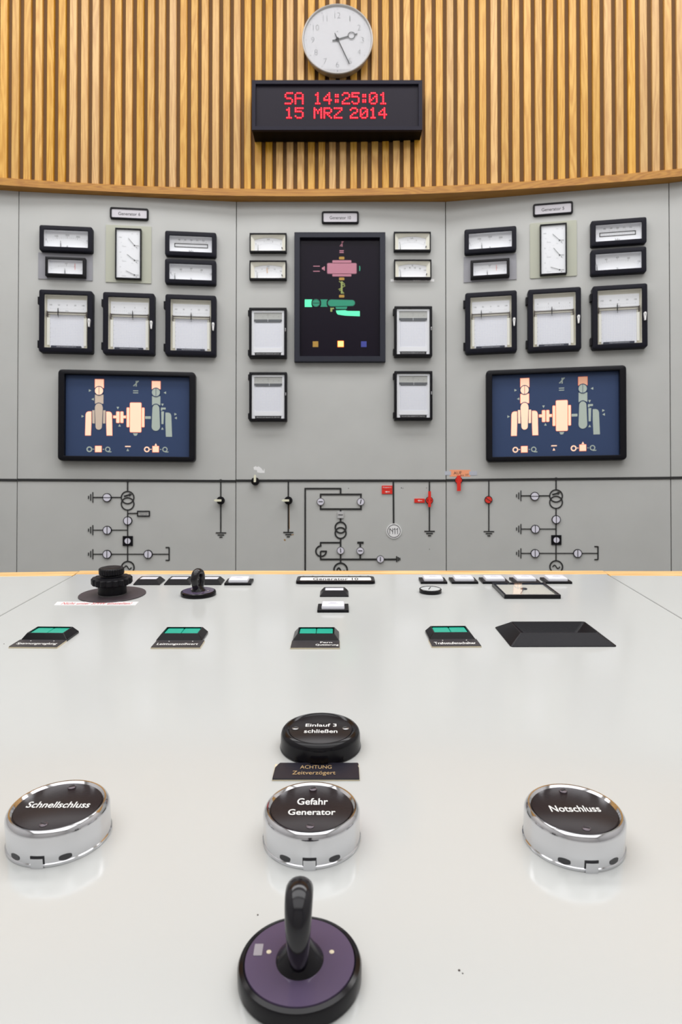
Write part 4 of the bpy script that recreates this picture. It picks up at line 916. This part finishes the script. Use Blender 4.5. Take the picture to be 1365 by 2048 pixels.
# --- framed signal lamps
M_lens = mat('lamp_lens_white', (232, 232, 240), .3)
def lamp_a(x, y, label, w=.0385, h=.030):
    a, b = dp(x, y); t = thing('signal_lamp', label, 'lamp', PD, a, b+h/2, 'small framed signal lamps on the desk')
    H = .0075; i = .0052
    bm = B(); loops(bm, [(rrect(w, h, .0006, 2), 0), (rrect(w, h, .0006, 2), .0012), (rrect(w-2*i, h-2*i, .0006, 2), H), (rrect(w-2*i-.003, h-2*i-.003, .0004, 2), H), (rrect(w-2*i-.003, h-2*i-.003, .0004, 2), .001)], cap1=False)
    obj('bezel', bm, M_gloss, t)
    bm = B(); plate(bm, w-2*i-.0032, h-2*i-.0032, .0005, H-.0006, .0004, .0004); obj('lens', bm, M_lens, t)
def lamp_b(x, y, label, w=.0385, h=.030, lens=True):
    a, b = dp(x, y); t = thing('signal_lamp', label, 'lamp', PD, a, b+h/2, 'small framed signal lamps on the desk')
    bm = B(); plate(bm, w, h, 0, .0034, .0006, .0008); obj('bezel', bm, M_black, t)
    bm = B(); plate(bm, w*.73, h*.80, .0034, .0078, .002, .0020); obj('lens', bm, M_lens, t, True)
    bm = B(); box(bm, -.004, .004, .002, .0028, .0078, .008); box(bm, -.006, .006, -.002, -.0013, .0078, .008); obj('faint_print', bm, mat('ink_faint', (190, 190, 198), .6), t)
lamp_a(293, 1170.3, 'sloping black framed white lamp, next to the big fluted knob'); lamp_a(354.5, 1170.3, 'sloping black framed white lamp, second from the big fluted knob'); lamp_a(416, 1170.3, 'sloping black framed white lamp partly hidden behind the far ring handle')
lamp_b(475.5, 1170.8, 'flat based white lamp, fourth from the big fluted knob')
lamp_a(669, 1194, 'sloping black framed white lamp below the desk nameplate'); lamp_b(666.5, 1225.3, 'flat based white lamp in front of the sloping framed lamp, middle of the desk')
for x, s in ((869, 'leftmost of the row of five'), (931, 'second in the row of five'), (993, 'third in the row of five'), (1055.5, 'fourth in the row of five'), (1119, 'rightmost of the row of five')):
    lamp_b(x, 1168, 'flat based white lamp, right part of the desk, '+s)
# --- round dial
a, b = dp(861.5, 1176.8, .0055); R = 22.3*KD(1185)
t = thing('round_indicator', 'small round black indicator with a pale glass face, right part of the desk', 'indicator', PD, a, b)
bm = B(); lathe(bm, [(R, 0), (R, .0048), (R-.0008, .0055), (R-.0018, .0055), (R-.0018, .0045), (.0002, .0045)], 40); obj('case', bm, M_gloss, t, True)
bm = B(); lathe(bm, [(R-.0018, .0045), (R-.0018, .005), (.0002, .0052)], 40); obj('face', bm, mat('pale_face', (200, 204, 204), .2), t, True)
bm = B(); stroke(bm, (-R*.2, -R*.3), (R*.1, R*.6), .0012, .0052, .0054); obj('mark', bm, M_ink, t)
# --- square glass meter
a0, b0 = dp(1009.5, 1197.8); a1, _ = dp(1122.8, 1197.8); b1 = dp(1050, 1166.5, .004)[1]; w = a1-a0; h = b1-b0
t = thing('square_meter', 'flat square meter under reflecting glass in a thin black frame on the desk', 'meter', PD, (a0+a1)/2, (b0+b1)/2)
bm = B(); ringframe(bm, w, h, .0008, w-.006, h-.006, .0005, 0, .0055, .0006, 1); obj('frame', bm, M_gloss, t)
bm = B(); box(bm, -w/2+.003, w/2-.003, -h/2+.003, h/2-.003, 0, .0028); obj('dial', bm, mat('meter_dial', (236, 232, 222), .3), t)
bm = B(); prism(bm, circ(0, h*.08, .0045, 24), .002, .004); obj('hub', bm, M_ink, t)
bm = B(); stroke(bm, (0, h*.08), (-.012, -h*.3), .0008, .0035, .004); scale_arc(bm, 0, h*.08, .022, 225, -45, 6, 5, .003, .0016, .002, .0004); obj('scale', bm, M_inkg, t)
bm = B(); box(bm, -w/2+.003, w/2-.003, -h/2+.003, h/2-.003, .0046, .0050); obj('glass', bm, M_glass, t)
# --- green double buttons with lettered plates
M_green = mat('button_green', (8, 166, 140), .3, emit=.04); M_plate = mat('engraved_black', (48, 46, 50), .4); M_core = mat('cream_core', (216, 204, 176), .5)
def green(xp0, xp1, yp, xb, txt, label, ang=0.0, right=False, bsh=0.0):
    a0, b0 = dp(xp0, yp); a1, _ = dp(xp1, yp); w = a1-a0; PH = .0225; BW, BH, H, i = .0485, .031, .0080, .0048
    t = thing('push_button', label, 'button', PD, (a0+a1)/2, b0, 'green double buttons on the desk', ang=ang)
    cx = dp(xb, 1285)[0]-(a0+a1)/2; cy = PH+BH/2-.0005
    bm = B(); loops(bm, [(rrect(BW, BH, .0008, 2, cx, cy), 0), (rrect(BW, BH, .0008, 2, cx, cy), .002), (rrect(BW-2*i, BH-2*i*.8, .0008, 2, cx, cy), H), (rrect(BW-2*i-.0024, BH-2*i*.8-.0024, .0004, 2, cx, cy), H), (rrect(BW-2*i-.0024, BH-2*i*.8-.0024, .0004, 2, cx, cy), .001)], cap1=False)
    obj('bezel', bm, M_gloss, t)
    ww, hh = BW-2*i-.0028, BH-2*i*.8-.0028
    for sg in (-1, 1):
        bm = B(); plate(bm, ww/2-.0006, hh-.001, .001, H-.0009, .0015, .0005, cx+sg*ww/4, cy, 3); obj('button_key', bm, M_green, t)
    bm = B(); plate(bm, w, PH, 0, .0014, 0, 0, 0, PH/2); pl_ = obj('plate_core', bm, M_core, t)
    bm = B(); plate(bm, w-.0004, PH-.0004, .0014, .0020, .0003, .0002, 0, PH/2, 1); obj('text_plate', bm, M_plate, t)
    bm = B()
    for x in (() if right else (-w*.22, w*.27)): prism(bm, circ(x, PH*.80, .0007, 8), .0020, .0022)
    if right:
        text(bm, 'Fern', w*.22, PH*.68, .0020, h=.0048, bold=.015, w=.0125); text(bm, 'Quittierung', w*.24, PH*.30, .0020, h=.0068, w=w*.47, bold=.015)
    else: text(bm, txt, 0, PH*.38, .0020, h=.0078, w=w*.84, bold=.015)
    obj('lettering', bm, mat('engraved_white', (235, 235, 232), .5), t)
green(16.5, 114.5, 1297, 84, 'Spannungsreglung', 'green button over a plate reading Spannungsreglung, far left of its row', ang=math.radians(-1.5))
green(301.5, 400.5, 1298, 358, 'Leistungssollwert', 'green button over a plate reading Leistungssollwert')
green(581, 680, 1298.5, 632, '', 'green button over a plate reading Fern Quittierung', right=True)
green(864, 964, 1295.5, 908, 'Trafostufenschalter', 'green button over a plate reading Trafostufenschalter', ang=math.radians(1.2))
# --- black tray
a0, b0 = dp(1023.5, 1294); a1, _ = dp(1238, 1294.8); w = a1-a0; h = .068; H = .0105; i = .0125
t = thing('recessed_handle', 'black moulded open tray with sloping sides, right of the green buttons', 'tray', PD, (a0+a1)/2-.001, b0+h/2, ang=math.radians(0.4))
bm = B(); r = .003
loops(bm, [(rrect(w, h, r, 4), 0), (rrect(w, h, r, 4), .0008), (rrect(w-2*i, h-2*i, r, 4), H-.0006), (rrect(w-2*i-.0008, h-2*i-.0008, r, 4), H-.0002), (rrect(w-2*i-.0018, h-2*i-.0018, r, 4), H+.0002), (rrect(w-2*i-.0036, h-2*i-.0036, r, 4), H+.0001), (rrect(w-2*i-.0052, h-2*i-.0052, r, 4), H-.0009),
           (rrect(w-2*i-.024, h-2*i-.018, r, 4), .0015), (rrect(w-2*i-.025, h-2*i-.019, r, 4), .001)])
obj('tray_shell', bm, mat('tray_black', (12, 11, 19), .3, spec=.2, bump=.15, bscale=900), t, True)
# --- paper strip with red writing
c = [dp(*p) for p in ((107.8, 1211), (114.5, 1204), (277.5, 1204), (270.5, 1211))]; ca = sum(p[0] for p in c)/4; cb = sum(p[1] for p in c)/4
t = thing('label_strip', 'white paper strip with red writing in front of the big fluted knob', 'label', PD, ca, cb)
bm = B(); prism(bm, [(p[0]-ca, p[1]-cb) for p in c], 0, .0004); obj('paper', bm, M_white, t)
w = c[1][0]-c[2][0]; w = c[2][0]-c[1][0]; h = c[1][1]-c[0][1]
bm = B(); text(bm, 'Nicht unter 5MW einstellen!', .001, 0, .0004, h=h*.62, w=w*.84, bold=.0); obj('lettering', bm, mat('red_ink', (214, 80, 86), .6), t)
# --- big fluted knob on a disc
a, b = dp(225.3, 1189.6); kk = KD(1189)
t = thing('fluted_knob', 'stacked black fluted knob standing on a dark round disc, far left of the desk', 'knob', PD, a, b)
bm = B(); lathe(bm, [(64.3*kk, 0), (64.3*kk, .0012), (63.8*kk, .0016), (.0003, .0016)], 72); obj('scale_disc', bm, mat('disc_dark', (62, 54, 58), .4, var=.25, vscale=60), t, True)
def fluted(bm, R, z0, z1, n, dep, bev=.0012):
    m = n*6
    def lp(rr, d): return [((rr-d*(.5-.5*math.cos(2*PI*i*n/m))**2)*math.cos(2*PI*i/m), (rr-d*(.5-.5*math.cos(2*PI*i*n/m))**2)*math.sin(2*PI*i/m)) for i in range(m)]
    loops(bm, [(lp(R-bev, dep*.8), z0), (lp(R, dep), z0+bev), (lp(R, dep), z1-bev), (lp(R-bev, dep*.8), z1)])
bm = B(); lathe(bm, [(27.4*kk, .0016), (27.4*kk, .014), (26.6*kk, .0155), (.0003, .0155)], 48); obj('neck', bm, M_black, t, True)
bm = B(); annulus(bm, 0, 0, 26.5*kk, 28*kk, .0016, .0026, 48); obj('washer', bm, M_steel, t)
bm = B(); fluted(bm, 39.3*kk, .0155, .0245, 18, .0020); lathe(bm, [(30*kk, .0245), (29*kk, .026), (20*kk, .0262), (18.5*kk, .030), (.0003, .030)], 48); obj('lower_knob', bm, M_black, t, True)
bm = B(); fluted(bm, 24.2*kk, .0285, .0375, 30, .0008); lathe(bm, [(20*kk, .0375), (18*kk, .0382), (.0003, .0382)], 40); obj('upper_knob', bm, M_black, t, True)
# --- ring handles
def ring_handle(x, y, off, R, rot, label, lift=.0378, spot=False):
    a, b = dp(x, y, off); t = thing('ring_handle', label, 'handle', PD, a, b, 'black ring handles on round bases', ang=rot)
    h = off
    bm = B(); lathe(bm, [(R*.96, 0), (R, .0008), (R, h-.002), (R-.0006, h-.0007), (R-.0022, h), (R*.90, h-.0002), (R*.885, h-.0006), (R*.4, h-.0004), (.0003, h-.0004)], 72)
    bs = obj('base', bm, M_gloss, t, True)
    bm = B(); lathe(bm, [(R*.885, h-.0006), (R*.88, h+.00005), (.0003, h+.0001)], 64); obj('base_plate', bm, M_hb, t, True, label='inset top of the base with a purplish painted reflection')
    # raised collar the ring grows from
    bm = B(); n = 40
    def el(rx, ry): return [(rx*math.cos(2*PI*i/n), ry*math.sin(2*PI*i/n)) for i in range(n)]
    loops(bm, [(el(.0100, .0108), h-.0005), (el(.0092, .0102), h+.0008), (el(.0074, .0092), h+.0026), (el(.0056, .0080), h+.0052), (el(.0040, .0060), h+.0074), (el(.0014, .002), h+.0082)]); obj('collar', bm, M_gloss, t, True)
    bm = B(); path = []; n = 44; hh = lift-h+.004; cz = h-.004+hh*.5
    for i in range(n):
        q = 2*PI*i/n; path.append((0, .0102*math.cos(q)*(.86+.14*math.sin(q)), cz+(hh*.5-.0042)*math.sin(q)))
    tube(bm, path, [(.0046+.0010*math.sin(2*PI*i/n), .0044) for i in range(n)], 20, closed=True); obj('ring', bm, M_hr, t, True)
    bm = B()
    for p, q in ((-.0128, .0035), (.0128, .0035)): lathe(bm, [(.0011, h-.0006), (.0010, h+.0002), (.0002, h+.0004)], 12, p, q)
    obj('stud', bm, M_core, t)
    if spot:
        bm = B(); plate(bm, .0035, .006, h-.0002, h+.0003, .0003, 0, -.0172, .0045); obj('worn_mark', bm, mat('worn_grey', (150, 144, 150), .7), t)
M_hb = mat('handle_base_sheen', (86, 74, 98), .14, spec=.45); M_hr = mat('handle_ring', (18, 16, 22), .16, spec=.5)  # purple of the base plate is a reflected tone put into its colour
ring_handle(600, 1918, .008, .0249, 0.0, 'near black ring handle on a round base, at the bottom of the picture', lift=.0412, spot=True)
ring_handle(397, 1181, .006, 34.8*KD(1188), math.radians(-20), 'far black ring handle on a round base, behind the row of green buttons', lift=.0364)
# --- round caps
def cap(x, y, off, Rpx, kind, txt, label, ang=0.0, lines=None):
    a, b = dp(x, y, off); k0 = dp(x+20, y, off)[0]-dp(x-20, y, off)[0]; R = Rpx*k0/40; h = off
    t = thing('button_cap', label, 'button', PD, a, b, 'round lettered emergency caps on the desk', ang=ang)
    chrome = kind == 'chrome'; m = M_chrome if chrome else M_gloss
    ri = R*.835 if chrome else R*.78
    bm = B()
    prof = [(R*1.0, 0), (R*1.012, .0006), (R*1.012, .0016), (R*.995, .002), (R*.995, h-.0035), (R*.985, h-.0022), (R*.955, h-.0008), (R*.92, h), (R*.89, h-.0001), (ri+.0006, h-.0009), (ri, h-.0014), (.0003, h-.0014)]
    if not chrome: prof = [(R*1.0, 0), (R*1.01, .0008), (R*.99, .0025), (R*.985, h-.0045), (R*.965, h-.0022), (R*.92, h-.0007), (R*.86, h), (R*.82, h-.0004), (ri, h-.0012), (.0003, h-.0012)]
    lathe(bm, prof, 96); obj('shell', bm, m, t, True)
    bm = B(); lathe(bm, [(ri, h-.0014), (ri, h-.0009), (ri-.0003, h-.0007), (.0003, h-.0007)], 72); obj('face_disc', bm, mat('face_brown_black', (32, 24, 27), .34, spec=.25, bump=.05, bscale=600) if chrome else mat('face_black', (24, 20, 24), .3, spec=.3), t, True)
    zt = h-.0007; bm = B()
    for s, dy, hh, ww in lines: text(bm, s, 0.0003, dy*R, zt, h=hh*R, w=ww*R, bold=.012)
    obj('lettering', bm, mat('engraved_white', (235, 235, 232), .5), t)
    for sg in (-1, 1):
        px_, py_ = (0, sg*ri*.80) if chrome else (sg*ri*.80, 0)
        rr = R*.085
        bm = B(); lathe(bm, [(rr, zt-.0004), (rr, zt+.0003), (rr*.8, zt+.0006), (.0002, zt+.0006)], 20, px_, py_); sc_ = obj('screw', bm, M_steel if not chrome else mat('screw_dark', (92, 84, 90), .3, metal=.6), t, True)
        bm = B(); q = .6 if sg > 0 else -.4; stroke(bm, (px_-rr*.7*math.cos(q), py_-rr*.7*math.sin(q)), (px_+rr*.7*math.cos(q), py_+rr*.7*math.sin(q)), rr*.3, zt+.0006, zt+.0008); obj('slot', bm, M_ink, sc_)
    # front tab and oval slots in the skirt
    def on_skirt(angd, z0, z1, halfw, out, nseg=6, rnd=False):
        bm = B(); A = math.radians(angd); n = nseg; Ra, Rb = R*.95, R*1.0+out
        if not rnd:
            pts = [(r_*math.sin(A+s*halfw), -r_*math.cos(A+s*halfw)) for r_, rng in ((Rb, [-1+2*i/n for i in range(n+1)]), (Ra, [1-2*i/n for i in range(n+1)])) for s in rng]
            prism(bm, pts, z0, z1)
        else:
            # oval lozenge lying on the curved skirt
            m_ = 20; ring_o = []; ring_i = []
            for i in range(m_):
                q = 2*PI*i/m_; s = halfw*max(-1, min(1, 1.15*math.cos(q))); z = (z0+z1)/2+(z1-z0)/2*math.sin(q)
                ring_o.append(bm.verts.new((Rb*math.sin(A+s), -Rb*math.cos(A+s), z))); ring_i.append(bm.verts.new((Ra*math.sin(A+s), -Ra*math.cos(A+s), z)))
            for i in range(m_): bm.faces.new((ring_o[i], ring_o[(i+1) % m_], ring_i[(i+1) % m_], ring_i[i]))
            bm.faces.new(ring_o); bm.faces.new(list(reversed(ring_i)))
        return bm
    if chrome:
        obj('tab_recess', on_skirt(0, 0, .0062, .135, .0001), M_ink, t)
        obj('tab', on_skirt(0, .0, .0054, .115, .0010), m, t)
        for q in (-29, 29): obj('skirt_slot', on_skirt(q, .0022, .0052, .12, .0001, rnd=True), mat('slot_dark', (70, 70, 72), .3, metal=.5), t, True)
    else:
        obj('tab', on_skirt(0, .001, .0066, .20, .0012), m, t)
    return t
cap(641.5, 1455, .0135, 80.5, 'black', '', 'black round cap reading Einlauf 3 schliessen', lines=(('Einlauf 3', .17, .17, .78), ('schließen', -.16, .19, .82)))
cap(623.8, 1611, .0185, 97.2, 'chrome', '', 'chrome cap reading Gefahr Generator, in the middle of the desk', lines=(('Gefahr', .18, .24, .64), ('Generator', -.20, .20, .96)))
cap(116.8, 1607.5, .0185, 98.0, 'chrome', '', 'chrome cap reading Schnellschluss at the left edge of the desk', ang=math.radians(0), lines=(('Schnellschluss', 0, .22, 1.28),))
cap(1149.5, 1615.5, .0185, 97.5, 'chrome', '', 'chrome cap reading Notschluss on the right of the desk', ang=0, lines=(('Notschluss', 0, .22, 1.02),))
# --- ACHTUNG plate
c0, c1 = dp(544.5, 1562), dp(720, 1562); b1 = dp(640, 1530.5)[1]; w = c1[0]-c0[0]; h = b1-c0[1]
t = thing('warning_plate', 'black plate with gold writing ACHTUNG Zeitverzögert between two round caps', 'sign', PD, (c0[0]+c1[0])/2, c0[1]+h/2)
bm = B(); prism(bm, rrect(w, h), 0, .0008); obj('plate_core', bm, M_core, t)
bm = B(); prism(bm, [(-w/2+.0002, -h/2), (w/2-.0002, -h/2), (w/2-.0002, h*.2), (w/2-.001, h*.3), (w/2-.0002, h*.42), (w/2-.0008, h/2), (-w/2+.0034, h/2), (-w/2+.0022, h*.4), (-w/2+.0016, h*.3), (-w/2+.0006, h*.2)], .0008, .0018); obj('text_plate', bm, mat('achtung_black', (34, 32, 42), .3), t)
bm = B(); text(bm, 'ACHTUNG', -.0005, h*.20, .0018, h=h*.22, w=w*.37, bold=.0); text(bm, 'Zeitverzögert', -.0015, -h*.2, .0018, h=h*.30, w=w*.50, bold=.0); obj('lettering', bm, mat('gold_engraving', (186, 156, 112), .4), t)
